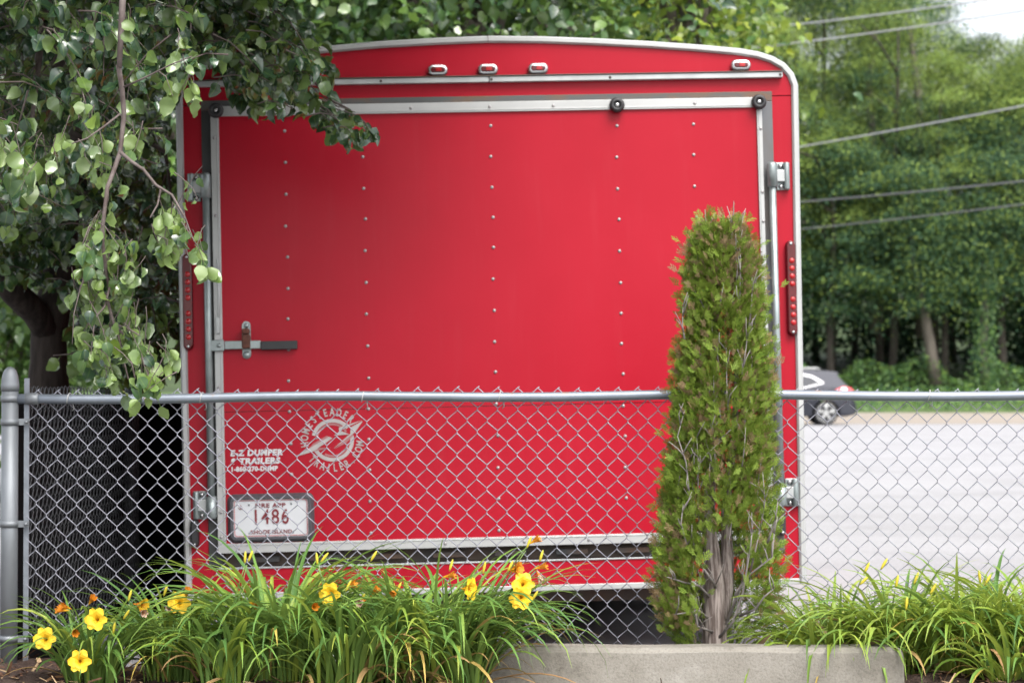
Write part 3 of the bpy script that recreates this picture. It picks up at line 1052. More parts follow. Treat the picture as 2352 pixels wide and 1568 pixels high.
# black privacy cloth behind the corner
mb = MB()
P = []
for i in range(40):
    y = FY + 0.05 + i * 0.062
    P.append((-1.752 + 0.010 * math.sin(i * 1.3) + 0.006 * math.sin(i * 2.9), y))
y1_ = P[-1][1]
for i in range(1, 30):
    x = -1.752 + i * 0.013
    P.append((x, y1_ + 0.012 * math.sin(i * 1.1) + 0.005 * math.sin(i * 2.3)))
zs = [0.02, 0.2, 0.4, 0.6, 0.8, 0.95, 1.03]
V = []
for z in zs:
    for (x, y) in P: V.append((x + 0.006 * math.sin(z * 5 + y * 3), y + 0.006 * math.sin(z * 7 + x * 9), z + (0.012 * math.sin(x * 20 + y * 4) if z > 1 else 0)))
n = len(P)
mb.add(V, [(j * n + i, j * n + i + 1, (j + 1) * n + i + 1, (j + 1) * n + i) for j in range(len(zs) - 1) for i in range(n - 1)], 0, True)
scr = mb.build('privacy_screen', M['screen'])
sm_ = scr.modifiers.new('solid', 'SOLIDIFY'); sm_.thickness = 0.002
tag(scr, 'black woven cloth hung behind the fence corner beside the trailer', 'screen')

# ------------------------------------------------------------------ wheel stop
mb = MB()
prof = [(7.52, 0.085), (7.535, 0.205), (7.552, 0.221), (7.655, 0.221), (7.672, 0.205), (7.69, 0.085)]
X0, X1 = -0.50, 1.283
V = []
stations = [(X0, 0.0), (X0 + 0.018, 0.5), (X0 + 0.03, 0.85), (X0 + 0.05, 1.0)]
m_ = len(prof)
def shrink(p, e):
    return (p[0], 0.085 + (p[1] - 0.085) * e)
sts = [(X0, 0.86), (X0 + 0.008, 0.945), (X0 + 0.025, 1.0)] + [(X0 + 0.025 + (X1 - X0 - 0.05) * k / 20, 1.0) for k in range(1, 20)] + [(X1 - 0.025, 1.0), (X1 - 0.008, 0.945), (X1, 0.86)]
for x, e in sts:
    for p in prof:
        yy, zz = shrink(p, e)
        V.append((x, yy + 0.0, zz + 0.002 * math.sin(x * 11) * (1 if zz > 0.1 else 0)))
F = []
for i in range(len(sts) - 1):
    for j in range(m_ - 1):
        F.append((i * m_ + j, i * m_ + j + 1, (i + 1) * m_ + j + 1, (i + 1) * m_ + j)[::-1])
F.append(tuple(range(m_))[::1])
F.append(tuple(range(len(V) - 1, len(V) - m_ - 1, -1)))
mb.add(V, F)
ws = mb.build('wheel_stop', M['concrete'], bevel=0.004)
tag(ws, 'weathered grey concrete wheel stop with rounded end lying in front of the evergreen shrub', 'wheel stop')

# ------------------------------------------------------------------ leaf templates
def leaf_template(fold, curl, wav, petiole=0.45, wide=0.385, seed=0):
    r_ = np.random.default_rng(seed)
    ts = [0.0, 0.07, 0.2, 0.36, 0.54, 0.72, 0.88, 1.0]
    V, UV = [], []
    idx = []
    for t in ts:
        w = wide * (math.sin(PI * min(1, t ** 0.74)) ** 0.8) * (1 + .07 * math.sin(t * 21 + seed)) if 0 < t < 1 else 0
        a = curl * (t - 0.2)
        yy = (math.sin(a) / curl + 0.2) if abs(curl) > 1e-3 else t
        zz = -(1 - math.cos(a)) / curl if abs(curl) > 1e-3 else 0
        if t in (0.0, 1.0):
            idx.append((len(V),)); V.append((0, yy, zz)); UV.append((0, t))
        else:
            b = len(V)
            idx.append((b, b + 1, b + 2))
            zl = w * math.tan(fold) + wav * r_.uniform(-1, 1)
            zr = w * math.tan(fold) + wav * r_.uniform(-1, 1)
            V += [(-w * math.cos(fold), yy, zz + zl), (0, yy, zz), (w * math.cos(fold), yy, zz + zr)]
            UV += [(-1, t), (0, t), (1, t)]
    T, Q = [], []
    a, b = idx[0][0], idx[1]
    T += [(a, b[1], b[0]), (a, b[2], b[1])]
    for k in range(1, len(ts) - 2):
        p, q_ = idx[k], idx[k + 1]
        Q += [(p[0], p[1], q_[1], q_[0]), (p[1], p[2], q_[2], q_[1])]
    p, e = idx[-2], idx[-1][0]
    T += [(p[0], p[1], e), (p[1], p[2], e)]
    if petiole:
        b = len(V)
        V += [(-0.016, 0.01, 0), (0.016, 0.01, 0), (0.012, -petiole * 0.6, 0.05), (-0.012, -petiole * 0.6, 0.05), (0.010, -petiole, 0.14), (-0.010, -petiole, 0.14)]
        UV += [(0, 0)] * 6
        Q += [(0 + b, 1 + b, 2 + b, 3 + b), (3 + b, 2 + b, 4 + b, 5 + b)]
    return (np.array(V, float), T, Q, np.array(UV, float))


PEAR_T = [leaf_template(R(f), c, w, seed=i) for i, (f, c, w) in enumerate([(14, 0.7, .07), (26, 1.2, .08), (6, -0.6, .09), (38, 0.8, .06), (18, 1.9, .09), (45, 1.4, .07), (10, 0.2, .10)])]
FAR_T = [leaf_template(R(f), c, w, petiole=0, wide=0.34, seed=i + 20) for i, (f, c, w) in enumerate([(12, 0.5, .05), (25, 0.9, .05), (5, -0.5, .08)])]
# simple folded 4-vertex leaf for far woodland
DIA = [(np.array([(0, 0, 0), (0.32, 0.45, 0.10), (0, 1, -0.08), (-0.32, 0.45, 0.12)], float), [], [(0, 1, 2, 3)], np.array([(0, 0), (1, .5), (0, 1), (-1, .5)], float)),
       (np.array([(0, 0, 0), (0.26, 0.5, -0.06), (0, 1, -0.2), (-0.30, 0.5, 0.05)], float), [], [(0, 1, 2, 3)], np.array([(0, 0), (1, .5), (0, 1), (-1, .5)], float))]


def in_poly(x, y, poly):
    c = False
    j = len(poly) - 1
    for i in range(len(poly)):
        xi, yi = poly[i]; xj, yj = poly[j]
        if (yi > y) != (yj > y) and x < (xj - xi) * (y - yi) / (yj - yi + 1e-9) + xi: c = not c
        j = i
    return c


def sample_region(poly, y0, y1, n):
    xs_ = [p[0] for p in poly]; ys_ = [p[1] for p in poly]
    out = []
    while len(out) < n:
        x, y = random.uniform(min(xs_), max(xs_)), random.uniform(min(ys_), max(ys_))
        if in_poly(x, y, poly): out.append(at(x, y, random.uniform(y0, y1)))
    return out


def unit(n):
    v = rng.normal(size=(n, 3))
    return v / np.linalg.norm(v, axis=1, keepdims=True)


class Twigs:
    """collects short twigs and the leaves they carry"""
    def __init__(s): s.mb = MB(); s.p, s.a, s.n, s.s = [], [], [], []

    def twig(s, tip, direction, length, nleaf, size, droop=0.4, face=(0, -0.35, 0.8), spread=0.9, tube=True, rad=0.0022):
        d = Vector(direction).normalized()
        root = tip - d * length + Vector((0, 0, length * droop * 0.5))
        pts = [root.lerp(tip, t) + Vector((0, 0, math.sin(t * PI) * length * droop * 0.3)) + Vector((random.gauss(0, .004), random.gauss(0, .004), 0)) for t in (0, .35, .7, 1)]
        if tube: s.mb.tube(pts, [rad * 1.5, rad * 1.2, rad, rad * 0.6], 4, 0, False)
        for k in range(nleaf):
            t = random.uniform(0.1, 1.0)
            q = root.lerp(tip, t) + Vector((0, 0, math.sin(t * PI) * length * droop * 0.3))
            rv = Vector((random.gauss(0, 1), random.gauss(0, 1), random.gauss(0, .6)))
            ax = (d * 0.35 + rv.normalized() * spread + Vector((0, 0, -0.75))).normalized()
            sz = size * random.uniform(0.65, 1.2)
            nm = Vector(face) + Vector((random.gauss(0, .55), random.gauss(0, .55), random.gauss(0, .4)))
            s.p.append(q + ax * sz * 0.45); s.a.append(ax); s.n.append(nm); s.s.append(sz)

    def leaves(s, name, mats, parent, templates=PEAR_T, off=None, mix=None):
        p = np.array([tuple(v) for v in s.p]); a = np.array([tuple(v) for v in s.a]); n = np.array([tuple(v) for v in s.n]); sc = np.array(s.s)
        if off is not None: p = p - np.array(off)
        jm = None
        if mix is not None: jm = (rng.random(len(p)) < mix).astype(int)
        me = scatter(name, templates, p, a, n, sc, mats, jm)
        return link(name, me, parent)


# ------------------------------------------------------------------ pear tree at the left
TB = at(112, 905, 10.6); TB.z = 0.0
pear = empty('pear_tree', TB)
tag(pear, 'pear tree with dark trunk, its glossy leaves hanging before the left side of the trailer', 'tree')
poff = tuple(-c for c in TB)
mb = MB()
def W(px, py, Y): return at(px, py, Y)
mb.tube([W(112, 1400, 10.6), W(111, 1000, 10.6), W(110, 900, 10.6), W(112, 830, 10.6), W(112, 770, 10.6), W(118, 720, 10.6), W(135, 640, 10.55), W(150, 480, 10.4), W(160, 250, 10.2), W(170, -60, 10.2), W(180, -400, 10.3)],
        [0.15, 0.115, 0.10, 0.085, 0.082, 0.085, 0.075, 0.065, 0.055, 0.045, 0.025], 14)
mb.tube([W(116, 770, 10.6), W(80, 715, 10.5), W(30, 670, 10.35), W(-60, 560, 10.2), W(-160, 300, 10.2), W(-260, -100, 10.4)], [0.07, 0.065, 0.06, 0.05, 0.04, 0.02], 12)
trunk = mb.build('trunk', M['bark_pear'], pear, offset=poff)
mb = MB()
# limbs that carry the hanging branch and the spray over the trailer
mb.tube([W(150, 480, 10.4), W(200, 200, 9.6), W(250, -40, 8.6), W(280, -160, 7.6), W(290, -170, 7.0), W(285, -60, 6.75), W(274, 155, 6.7)], [0.05, 0.042, 0.034, 0.026, 0.018, 0.011, 0.008], 8)
mb.tube([W(160, 250, 10.2), W(260, 60, 9.6), W(380, -40, 9.2), W(520, -20, 8.8), W(620, 60, 8.7), W(690, 150, 8.7), W(760, 230, 8.7), W(800, 250, 8.7)], [0.045, 0.036, 0.028, 0.02, 0.014, 0.009, 0.005, 0.003], 8)
mb.tube([W(160, 250, 10.2), W(120, 60, 9.4), W(100, 0, 8.6), W(90, 120, 8.0), W(70, 320, 7.8)], [0.045, 0.035, 0.025, 0.014, 0.005], 7)
mb.tube([W(380, -40, 9.2), W(470, 60, 8.4), W(520, 110, 8.2), W(600, 190, 8.3)], [0.02, 0.012, 0.007, 0.003], 6)
mb.tube([W(150, 480, 10.4), W(300, 300, 10.2), W(380, 350, 10.1), W(400, 500, 10.1)], [0.04, 0.02, 0.01, 0.004], 6)
mb.build('limb', M['twig'], pear, offset=poff)
tw = Twigs()
def region(poly, y0, y1, ntw, nl, size, right=False, **k):
    for p in sample_region(poly, y0, y1, ntw):
        d = Vector((random.gauss(0.25, .6), random.gauss(-0.3, .6), random.gauss(-0.35, .35)))
        if right: d = Vector((random.uniform(.4, 1), random.gauss(-.2, .4), random.uniform(-.6, .1)))
        tw.twig(p, d, random.uniform(.12, .32) * (.7 if right else 1), nl + random.randint(-2, 2), size, **k)
A_ = [(-220, -200), (430, -200), (445, 150), (400, 260), (330, 320), (260, 420), (170, 470), (60, 520), (-220, 540)]
A2 = [(-220, 250), (110, 330), (170, 470), (140, 540), (40, 560), (-220, 570)]
region(A_, 7.3, 9.0, 330, 9, 0.062)
region(A2, 7.4, 8.4, 30, 8, 0.066)
B_ = [(400, -200), (640, -200), (650, 60), (735, 105), (725, 165), (805, 175), (795, 195), (740, 200), (760, 240), (840, 260), (855, 300), (790, 305), (745, 250), (690, 265), (650, 255), (590, 255), (535, 190), (470, 150), (430, 130)]
region(B_, 8.0, 9.0, 135, 8, 0.063, right=True)
B2 = [(400, -200), (610, -200), (700, 80), (640, 170), (560, 190), (470, 120), (430, 110)]
region(B2, 8.0, 9.0, 60, 8, 0.064, right=True)
region([(775, 232), (855, 262), (862, 318), (785, 318), (765, 262)], 8.5, 8.9, 10, 6, 0.060, right=True)
C_ = [(-300, -150), (425, -150), (405, 150), (400, 520), (398, 860), (330, 905), (210, 895), (175, 800), (165, 720), (120, 640), (60, 660), (-300, 640)]
region(C_, 9.5, 12.6, 900, 10, 0.068)
region([(170, 640), (398, 640), (398, 880), (300, 905), (200, 880)], 9.2, 10.2, 60, 9, 0.062)
# crown above and beside the picture (it shades the trailer and the left side)
for k in range(420):
    th_ = random.uniform(0, 2 * PI); ph_ = math.acos(random.uniform(-0.3, 1)); rr_ = random.uniform(0.6, 1.0)
    p = Vector((-2.3 + 2.4 * rr_ * math.sin(ph_) * math.cos(th_), 10.1 + 2.7 * rr_ * math.sin(ph_) * math.sin(th_), 3.9 + 1.9 * rr_ * math.cos(ph_)))
    if p.z < 2.85: continue
    tw.twig(p, Vector((random.gauss(0, 1), random.gauss(0, 1), random.gauss(-.2, .4))), 0.3, 12, 0.085, tube=(k % 3 == 0))
for k in range(1100):
    p = Vector((random.uniform(-3.3, 0.05), random.uniform(7.3, 9.9), 0))
    p.z = at(0, -70, p.y).z + 0.05 + abs(random.gauss(0, .55))
    if p.x > -0.9 and random.random() < .3: continue
    tw.twig(p, Vector((random.gauss(0, 1), random.gauss(0, 1), random.gauss(-.2, .4))), 0.3, 13, 0.09, tube=(k % 3 == 0))
tag(tw.mb.build('twigs', M['twig'], pear, offset=poff), kind='stuff')
tw.leaves('foliage', [M['pear'], M['pear_light']], pear, off=TB, mix=0.08)
# hanging branch in front
hb = MB()
HY = 6.7
main = [(272, 150), (280, 200), (285, 262), (276, 350), (262, 390), (247, 430), (236, 520), (236, 560), (246, 640), (244, 680), (262, 745), (285, 770), (312, 800), (338, 845), (352, 905)]
hb.tube([W(x, y, HY + 0.05 * math.sin(i * .8)) for i, (x, y) in enumerate(main)], [0.0078, .0078, .0075, .0072, .0068, .0064, .006, .0056, .0052, .0048, .0044, .0038, .003, .0022, .0014], 7)
sec = [(277, 350), (300, 370), (330, 390), (358, 425), (395, 448), (425, 500), (436, 530), (450, 562)]
hb.tube([W(x, y, HY - 0.02 * i / 3) for i, (x, y) in enumerate(sec)], [.006, .0055, .005, .0045, .004, .003, .002, .001], 6)
for path in ([(244, 590), (205, 615), (185, 660), (170, 720), (166, 790)], [(252, 660), (240, 705), (218, 730), (213, 775), (210, 800)], [(276, 262), (240, 290), (200, 318), (165, 330)],
             [(370, 430), (362, 470), (345, 500)], [(262, 745), (290, 752), (320, 770)], [(300, 790), (302, 830), (310, 870)], [(285, 200), (330, 180), (390, 150), (440, 130)], [(236, 540), (205, 520), (190, 560)],
             [(270, 760), (285, 830), (295, 870)], [(430, 515), (425, 560), (432, 590)]):
    hb.tube([W(x, y, HY - 0.03 * i) for i, (x, y) in enumerate(path)], [0.0035 - 0.0006 * i for i in range(len(path))], 5)
hb.build('hanging_branch', M['twig'], pear, offset=poff)
hw = Twigs()
def hang(poly, y0, y1, ntw, nl, size):
    for p in sample_region(poly, y0, y1, ntw):
        hw.twig(p, Vector((random.gauss(0.1, .5), random.gauss(-.2, .5), -0.8)), random.uniform(.06, .14), nl, size, spread=0.55, face=(random.gauss(0, .4), random.choice((0.9, 0.9, -0.9)), 0.25), rad=0.0012)
hang([(165, 555), (245, 520), (300, 560), (310, 640), (280, 690), (200, 690), (160, 640)], 6.5, 6.9, 22, 5, 0.050)
hang([(320, 500), (420, 490), (470, 560), (490, 600), (430, 640), (370, 600), (330, 560)], 6.5, 6.8, 14, 4, 0.050)
hang([(170, 690), (260, 680), (340, 780), (420, 800), (405, 850), (350, 940), (240, 900), (170, 790)], 6.45, 6.9, 32, 5, 0.049)
hang([(320, 870), (370, 870), (365, 940), (325, 940)], 6.5, 6.8, 4, 3, 0.05)
hang([(120, 290), (200, 260), (330, 300), (330, 420), (200, 440), (110, 400)], 6.6, 7.2, 10, 4, 0.054)
hang([(160, 90), (330, 60), (470, 60), (480, 190), (400, 250), (200, 190)], 6.6, 7.3, 9, 4, 0.056)
hang([(0, 330), (90, 330), (100, 480), (0, 500)], 6.7, 7.3, 8, 4, 0.066)
hang([(410, 440), (455, 440), (450, 480), (420, 480)], 6.5, 6.7, 2, 3, 0.035)
tag(hw.mb.build('twigs', M['twig'], pear, offset=poff), kind='stuff')
hw.leaves('hanging_foliage', [M['pear_light'], M['pear']], pear, off=TB, mix=0.33)

# ------------------------------------------------------------------ trees behind the trailer
def broad_tree(name, base, height, crown_c, crown_r, nclump, nleaf, size, mats, mix, label, cat='tree', group=None, zmin=None, bark='bark_far', trunk_r=0.16, templates=FAR_T, ccl=0.55, shell=0.45):
    t = empty(name, base)
    tag(t, label, cat, group)
    mb = MB()
    cz = crown_c[2]
    mb.tube([(0, 0, -0.1), (0.05, 0, height * .2), (0.1, 0.05, height * .45), (0, 0, height * .85)], [trunk_r * 1.25, trunk_r, trunk_r * .75, trunk_r * .25], 10)
    for k in range(7):
        a = 2 * PI * k / 7 + random.random()
        z0 = height * random.uniform(.25, .6)
        e = Vector((crown_c[0] + crown_r[0] * .7 * math.cos(a), crown_c[1] + crown_r[1] * .7 * math.sin(a), cz + crown_r[2] * random.uniform(-.3, .6)))
        s_ = Vector((0.06, 0.02, z0))
        m = s_.lerp(e, .5) + Vector((0, 0, 0.1 * height))
        mb.tube([s_, m, e], [trunk_r * .45, trunk_r * .28, trunk_r * .06], 6)
    mb.build('trunk', M[bark], t)
    P, Aa, Nn, S = [], [], [], []
    for k in range(nclump):
        u = unit(1)[0]
        r_ = random.uniform(shell, 1.0)
        c = np.array(crown_c) + u * np.array(crown_r) * r_
        if zmin is not None and c[2] < zmin: continue
        sg = ccl * random.uniform(.6, 1.3)
        q = c + rng.normal(size=(nleaf, 3)) * np.array([sg, sg, sg * .45])
        P.append(q)
        Aa.append(unit(nleaf) * .8 + u * .5 + np.array([0, 0, -0.45]))
        Nn.append(unit(nleaf) * .7 + np.array([0, -0.3, 0.75]))
        S.append(size * rng.uniform(.6, 1.25, nleaf))
    P = np.concatenate(P); Aa = np.concatenate(Aa); Nn = np.concatenate(Nn); S = np.concatenate(S)
    jm = (rng.random(len(P)) < mix).astype(int)
    link('crown', scatter('crown', templates, P, Aa, Nn, S, mats, jm), t)
    return t


broad_tree('broadleaf_tree', (-2.2, 17.5, 0), 6.5, (0, 0, 4.0), (2.9, 1.8, 2.7), 620, 22, 0.11, [M['broad'], M['pear']], .35,
           'dark green broadleaf tree with big leaves behind the trailer roof, nearer the pear tree', zmin=1.2, ccl=0.32)
broad_tree('broadleaf_tree', (-0.35, 17.0, 0), 6.5, (0, 0, 4.2), (1.55, 1.7, 2.4), 460, 22, 0.105, [M['broad'], M['pear']], .3,
           'mid green broadleaf tree behind the middle of the trailer roof', zmin=1.4, ccl=0.3)
broad_tree('lime_green_tree', (1.45, 19.0, 0), 6.5, (-0.1, 0, 4.25), (0.75, 1.2, 2.2), 260, 20, 0.10, [M['lime'], M['broad']], .3,
           'yellow green tree peeking over the right half of the trailer roof', zmin=1.6, ccl=0.26)
broad_tree('broadleaf_tree', (-5.2, 22.0, 0), 7.5, (0, 0, 4.6), (3.2, 2.0, 3.4), 520, 24, 0.15, [M['broad'], M['pear']], .45,
           'dark broadleaf tree far behind the pear tree, at the left', zmin=1.9, ccl=0.42)
broad_tree('broadleaf_tree', (-1.9, 27.0, 0), 9.0, (0, 0, 5.2), (3.6, 2.0, 3.6), 620, 24, 0.17, [M['broad'], M['wood2']], .3,
           'broad tree filling the gaps farthest behind the trailer roof', zmin=1.9, ccl=0.5)
broad_tree('leafy_bush', at(20, 1010, 22), 2.0, (0, 0, 0.75), (0.85, 0.7, 0.95), 90, 22, 0.10, [M['bush'], M['broad']], .3,
           'bright green bush in the open beyond the pear tree trunk', 'bush', trunk_r=.05, ccl=.2, shell=.3)

# ------------------------------------------------------------------ woodland across the road
def wood_mesh(seed, height, rad, z0, mats, mix, nclump=96, nleaf=380, size=0.115):
    random.seed(seed)
    P, Aa, Nn, S, J = [], [], [], [], []
    for k in range(nclump):
        h_ = random.uniform(0, 1) ** 0.9
        z = z0 + (height - z0) * h_
        rr = rad * (math.sin(PI * min(1, 0.18 + h_ * 0.80)) ** 0.7)
        a = random.uniform(0, 2 * PI)
        q_ = random.uniform(.35, 1.0)
        c = np.array([rr * q_ * math.cos(a), rr * q_ * math.sin(a), z])
        sg = random.uniform(.55, 1.05)
        lightc = random.random() < mix + 0.5 * h_ ** 2  # lit boughs and the shadow between them, put into leaf tone by clump
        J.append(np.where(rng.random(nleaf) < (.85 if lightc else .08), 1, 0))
        n_ = nleaf
        q = c + rng.normal(size=(n_, 3)) * np.array([sg, sg, sg * .26])
        q[:, 2] -= 0.28 * ((q[:, 0] - c[0]) ** 2 + (q[:, 1] - c[1]) ** 2)
        u = np.array([math.cos(a), math.sin(a), 0.1])
        P.append(q); Aa.append(unit(n_) * .6 + u * .7 + np.array([0, 0, -0.35])); Nn.append(unit(n_) * .55 + u * .25 + np.array([0, 0, 1.0])); S.append(size * rng.uniform(.6, 1.3, n_))
    P = np.concatenate(P); Aa = np.concatenate(Aa); Nn = np.concatenate(Nn); S = np.concatenate(S)
    jm = np.concatenate(J)
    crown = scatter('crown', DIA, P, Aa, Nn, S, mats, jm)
    mb = MB()
    lean = random.uniform(-.05, .05)
    pts = [(lean * z + .15 * math.sin(z * .5), .1 * math.sin(z * .7), z) for z in np.linspace(-0.3, height * .9, 9)]
    mb.tube(pts, [0.2, .18, .16, .15, .14, .12, .1, .07, .04], 9)
    mb.m = [0] * len(mb.m)
    for k in range(8):
        z = random.uniform(height * .3, height * .8); a = random.uniform(0, 2 * PI)
        s_ = Vector((lean * z + .15 * math.sin(z * .5), 0, z)); e = s_ + Vector((rad * .75 * math.cos(a), rad * .75 * math.sin(a), random.uniform(.6, 2.2)))
        mb.tube([s_, s_.lerp(e, .5) + Vector((0, 0, .3)), e], [.1, .07, .02], 6)
    tr = mb.build('trunk', M['bark_dark'])
    tm = tr.data
    bpy.data.objects.remove(tr)
    return crown, tm


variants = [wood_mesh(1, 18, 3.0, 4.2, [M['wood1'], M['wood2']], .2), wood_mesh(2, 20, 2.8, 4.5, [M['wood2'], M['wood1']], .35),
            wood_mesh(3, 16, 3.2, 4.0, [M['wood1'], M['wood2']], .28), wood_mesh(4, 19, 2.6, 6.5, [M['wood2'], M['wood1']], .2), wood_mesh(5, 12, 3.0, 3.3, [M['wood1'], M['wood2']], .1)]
random.seed(77)
def wood_tree(v, x, y, s, label, group='trees in the wood across the road', rz=None, sz=1.0):
    cr, tm = variants[v]
    t = empty('woodland_tree', (x, y, bank_z(y) - 0.05), (0, 0, random.uniform(0, 6.28) if rz is None else rz))
    t.scale = (s, s, s * sz)
    tag(t, label, 'tree', group)
    link('trunk', tm, t)
    link('crown', cr, t)
    return t
front = [(8.0, 97, 4, 1.0), (11.0, 99, 2, 1.0), (13.6, 97.5, 4, .95), (16.2, 98.5, 0, .95), (18.4, 97.5, 2, .9), (21.0, 98, 4, 1.1), (23.6, 98.5, 2, .95), (26.5, 98, 4, 1.05), (29.5, 99, 0, .9), (33, 98, 2, 1.0)]
for x, y, v, s in front:
    wood_tree(v, x, y, s, 'dark leafy tree at the front edge of the wood across the road', 'trees at the front edge of the wood')
mid = [(5, 106, 1, 1.0), (9, 105, 1, 1.05), (12.2, 106, 3, 1.0), (14.6, 105, 1, 1.0), (17.0, 106, 3, 1.02), (19.4, 105.5, 1, .88), (22.0, 105, 0, .88), (24.6, 106, 2, 1.0), (27.4, 105, 0, .9), (31, 106, 1, .85), (35, 105, 0, 1)]
for x, y, v, s in mid:
    wood_tree(v, x, y, s, 'tall pale green tree standing inside the wood across the road', 'tall trees inside the wood')
back = [(3, 116, 0, 1.1), (8, 117, 2, 1.2), (12, 116, 0, 1.1), (15.5, 117, 1, 1.0), (19, 116, 2, 1.1), (22.5, 117, 2, 1.05), (26, 116, 4, 1.3), (29.5, 117, 2, 1.05), (33, 116, 0, .95), (38, 117, 2, 1.1), (13.6, 112, 3, 1.05), (16.6, 111.5, 1, .98), (18.3, 112, 0, .95)]
for x, y, v, s in back:
    wood_tree(v, x, y, s, 'tree at the back of the wood across the road, mostly hidden by others', 'trees at the back of the wood')


def bare_trunk(name, pts, r0, r1, label, ivy=False):
    b = Vector(pts[0])
    t = empty(name, b)
    tag(t, label, 'tree')
    P = [Vector(p) - b for p in pts]
    n = len(P)
    mb = MB()
    mb.tube(P, [r0 + (r1 - r0) * i / (n - 1) for i in range(n)], 9)
    mb.build('trunk', M['bark_far'], t)
    m = 2600
    top = np.array(tuple(P[-1]))
    q = top + rng.normal(size=(m, 3)) * np.array([1.3, 1.0, .8])
    if name == 'leaning_tree':
        m = 24000
        cl = np.array([[random.uniform(-3.6, 2.6), random.uniform(-1.0, 1.2), random.uniform(4.2, 9.8)] for _ in range(34)])
        ex_ = np.array([[P[2].x + (P[3].x - P[2].x) * t * 2.2 + random.uniform(-.5, .5), -.9 + random.uniform(-.3, .2), P[2].z - .2 + t * (P[-1].z - P[2].z + .5)] for t in np.linspace(0, 1, 16)])
        cl = np.concatenate([cl, ex_])
        k = rng.integers(0, len(cl), m)
        d_ = rng.normal(size=(m, 3)) * np.array([.75, .6, .2])
        q = cl[k] + d_
        q[:, 2] -= .25 * d_[:, 0] ** 2
    link('crown', scatter('crown', DIA, q, unit(m) + np.array([0, 0, -.7]), unit(m) * .6 + np.array([0, -.3, .7]), .13 * rng.uniform(.6, 1.3, m), [M['wood1'], M['wood2']], (rng.random(m) < .22).astype(int)), t)
    if ivy:
        m = 3200
        k = rng.random(m)
        idx = np.minimum((k * (n - 1)).astype(int), n - 2)
        f_ = (k * (n - 1) - idx)[:, None]
        pa = np.array([tuple(p) for p in P])
        q = pa[idx] * (1 - f_) + pa[idx + 1] * f_ + rng.normal(size=(m, 3)) * np.array([.26, .26, .2])
        link('ivy', scatter('ivy', DIA, q, unit(m) * .6 + np.array([0, -.2, -.8]), unit(m) * .5 + np.array([0, -1, .3]), .13 * rng.uniform(.6, 1.3, m), [M['bush'], M['wood1']], (rng.random(m) < .4).astype(int)), t)
    return t
bare_trunk('leaning_tree', [W(2150, 884, 95.5), W(2138, 800, 95.5), W(2118, 690, 95.5), W(2100, 610, 95.5), W(2092, 500, 95.5), W(2088, 400, 95.5)], .27, .09, 'tree with pale bare trunk leaning left at the edge of the dark wood')
bare_trunk('ivy_clad_tree', [W(2262, 890, 95.5), W(2258, 800, 95.5), W(2262, 700, 95.5), W(2258, 600, 95.5)], .22, .15, 'slender trunk wrapped in light green ivy near the right edge of the wood', True)
bare_trunk('forked_tree', [W(2005, 300, 101.5) - Vector((0, 0, 9)), W(2003, 270, 101.5), W(1995, 190, 101.5), W(2010, 80, 101.5), W(2018, -20, 101.5)], .20, .09, 'thin tree with exposed forked grey trunk high in the wood, nearest the trailer')
bare_trunk('tall_tree', [W(2112, 310, 101.5) - Vector((0, 0, 9)), W(2108, 200, 101.5), W(2092, 90, 101.5), W(2080, 10, 101.5)], .22, .10, 'tall tree with exposed upper trunk below the bright gap in the leaves')

# dense understorey: brush with deep shade painted into its leaves, and bright bushes by the verge
def brush(name, x0, x1, y0, y1, h, n, size, mats, mix):
    xs_ = rng.uniform(x0, x1, n); ys_ = rng.uniform(y0, y1, n)
    bz_ = np.array([bank_z(y) for y in ys_])
    hh = h * (0.55 + 0.45 * np.sin(xs_ * 1.7 + 1) * np.sin(xs_ * 0.6)) + 0.2
    zs_ = bz_ + rng.random(n) ** 0.8 * np.maximum(hh, .25)
    P = np.stack([xs_, ys_, zs_], 1)
    me = scatter(name, DIA, P, unit(n) * .7 + np.array([0, -.3, .3]), unit(n) * .6 + np.array([0, -.4, .7]), size * rng.uniform(.6, 1.3, n), mats, (rng.random(n) < mix).astype(int))
    return link(name, me)
o = brush('undergrowth', 2, 40, 95, 97, 1.5, 16000, .15, [M['bush'], M['wood1']], .3)
tag(o, 'bright green undergrowth along the foot of the wood beyond the verge', 'undergrowth', kind='stuff')
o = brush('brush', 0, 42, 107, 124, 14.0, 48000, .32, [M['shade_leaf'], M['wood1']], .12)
tag(o, 'brush filling the wood between the trunks, deep shade painted into its leaves', 'undergrowth', kind='stuff')
o = brush('grass', 2, 40, 86.2, 95, 0.2, 16000, .13, [M['bush'], M['wood1']], .4)
tag(o, 'mown bright grass on the verge beyond the road', 'grass', kind='stuff')

# ------------------------------------------------------------------ overhead wires
for (a, b, lab) in [((1825, 57), (2140, 18), 'topmost overhead wire crossing the trees above the trailer corner'), ((1770, 106), (2180, 51), 'second overhead wire from the top, passing just over the trailer corner'),
                    ((1840, 337), (2352, 243), 'steep overhead wire in the middle of the trees at the right'), ((1847, 463), (2352, 416), 'fourth overhead wire down, in front of the dark trees'),
                    ((1851, 525), (2352, 469), 'lowest thin overhead wire, level with the top of the evergreen')]:
    p, q = at(a[0], a[1], 58), at(b[0], b[1], 46)
    d = q - p
    pts = []
    for t in np.linspace(-1.2, 4.5, 24):
        s_ = p + d * float(t)
        s_.z += 0.06 * (t - 0) * (t - 1)
        pts.append(s_)
    mb = MB()
    c0 = pts[0].copy()
    mb.tube([v - c0 for v in pts], 0.014 if 'thin' in lab else 0.017, 6)
    w_ = mb.build('power_line', simple('cable', (0.40, 0.40, 0.41) if a[1] < 400 else (0.13, 0.13, 0.135), .6, 0, .1, 3))
    w_.location = c0
    tag(w_, lab, 'power line', 'overhead wires across the road')

